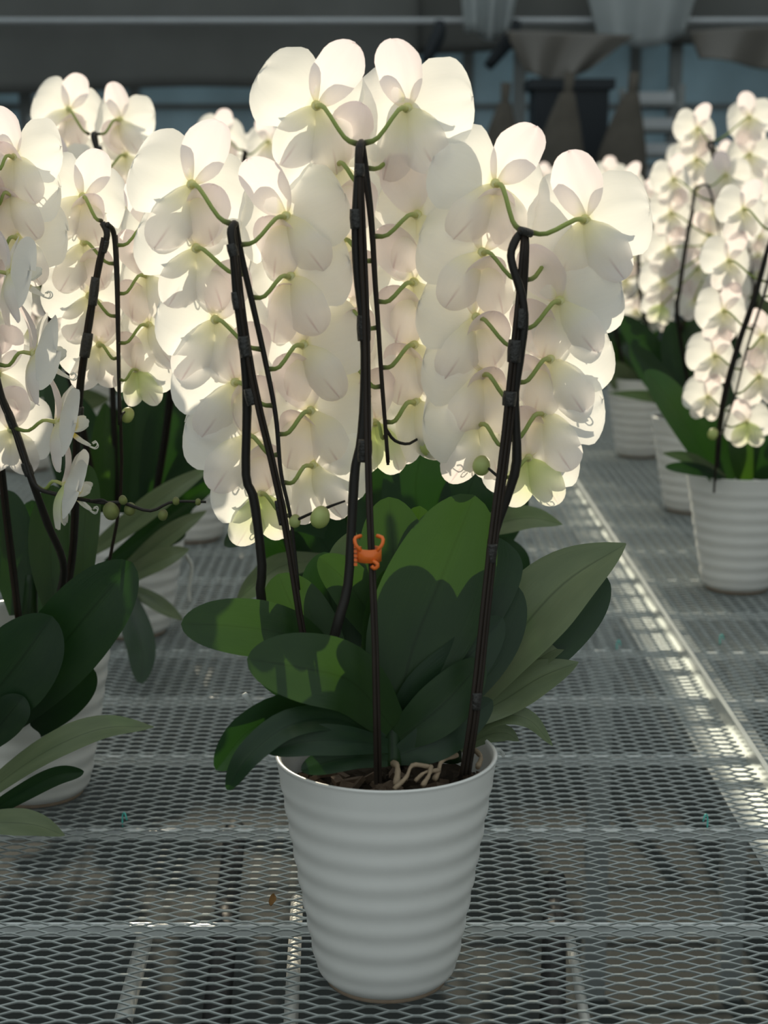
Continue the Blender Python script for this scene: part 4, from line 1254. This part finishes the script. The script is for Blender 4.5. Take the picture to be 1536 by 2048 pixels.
def sack(px, py, Y, r, hgt, lean, label):
    p = unp(px, py, Y)
    root = empty('plastic_sack', (p.x, Y, -0.70))
    tag(root, label, 'sack', 'dull sacks standing by the heater cabinet')
    H = p.z + 0.70
    n, s_ = 14, 16
    v, f, uv = [], [], []
    rr_ = random.Random(px)
    for i in range(n + 1):
        t = i / n
        rad = r * (0.9 + .25 * math.sin(2.2 * t)) * (1 if t < .75 else math.cos((t - .75) / .25 * 1.3))
        for j in range(s_):
            a = 2 * math.pi * j / s_
            q = rad * (1 + .06 * math.sin(3 * a + 5 * t))
            v.append((q * math.cos(a) + lean * t * t, q * .7 * math.sin(a), t * H)); uv.append((t, j / s_))
    for i in range(n):
        for j in range(s_):
            j2 = (j + 1) % s_
            f.append((i * s_ + j, i * s_ + j2, (i + 1) * s_ + j2, (i + 1) * s_ + j))
    m_ = MB(); m_.add(v, f, uv); m_.build('sack_body', M['sack'], root)
    t_ = tube([Vector((lean * .93, 0, H * .96)), Vector((lean, 0, H)), Vector((lean * 1.1, 0, H * 1.05))], lambda t: .016 + .012 * t, 10)
    t_.build('sack_tie', M['sack'], root)
sack(1095, 185, 6.85, .12, 0, .10, 'brown sack leaning on the heater cabinet, under the drooping sheet')
sack(1215, 185, 6.85, .12, 0, .12, 'brown sack at the rack end of the heater cabinet')
sack(990, 205, 6.95, .11, 0, .05, 'wide dull sack standing under the grey shade curtain')
sack(868, 200, 6.95, .11, 0, -.02, 'dark sack beside the wide dull sack')
# slatted rack with white trays
def rack(pxl, pxr, pyt, Y, label, rows=6):
    a, c = unp(pxl, pyt, Y), unp(pxr, pyt, Y)
    w_, h = c.x - a.x, a.z + .70
    root = empty('tray_rack', ((a.x + c.x) / 2, Y + .2, -0.70))
    tag(root, label, 'rack')
    for sx in (-1, 1):
        for sy in (-1, 1):
            m_ = MB(); m_.box((sx * w_ / 2, sy * .18, h / 2), (.03, .03, h)); m_.build('rack_post', M['post'], root, False)
    for k in range(rows):
        zz = h - .10 - k * .13
        m_ = MB(); m_.box((0, 0, zz), (w_, .38, .02)); m_.build('rack_shelf', M['post'], root, False)
        m_ = MB(); m_.box((-.02, -.02, zz + .035), (w_ * .86, .34, .05)); m_.build('tray', M['white'], root, False)
rack(1265, 1365, 168, 7.3, 'white tray rack between the sacks and the blue windows')
rack(60, 118, 230, 7.4, 'white tray rack by the grey post under the shade curtain', 5)
for px, lb in ((1352, 'tall grey post behind the tray rack and sacks'), (48, 'grey post beside the small tray rack'), (1040, 'grey post between the wide sack and the heater cabinet')):
    p = unp(px, 100, 8.45)
    m_ = MB(); m_.box((0, 0, 1.5), (.07, .07, 3.0)); m_.box((0, 0, .01), (.16, .16, .02))
    tag(m_.build('roof_post', M['post'], None, False, (p.x, 8.45, -0.70)), lb, 'post')

# ================================================================== small litter on the mesh
def teal_bit(px, py, label, bend):
    p = unpz(px, py, 0.0)
    pth = crom([p + Vector((0, 0, -.006)), p + Vector((0, .001, .008)), p + Vector((.003 * bend, 0, .013)), p + Vector((.006 * bend, -.002, .004))], 8)
    o = tube(pth, .0011, 6, origin=p).build('cable_tie_end', M['teal'], None, True, p)
    tag(o, label, 'cable tie', 'teal cable tie ends on the bench mesh')
teal_bit(245, 1645, 'teal cable tie loop in the mesh before the side-turned orchid', 1)
teal_bit(1415, 1648, 'teal cable tie end in the mesh close to the edge rail', -1)
teal_bit(1234, 1295, 'teal cable tie speck in the mesh beyond the grey-green leaf tip', 1)
teal_bit(1440, 1283, 'teal cable tie speck on the bench beyond the rail', 1)
p = unpz(541, 1812, 0.003)
m_ = tepal(.014, .008, .6, .5, .6, 3, .004, .003, .001, nu=6, nv=4)
o = m_.build('dry_leaf_scrap', M['brownbit'], None, True, p)
o.rotation_euler = (R(-70), 0, .4)
tag(o, 'small brown dried leaf scrap on the mesh by the white pot', 'leaf scrap')
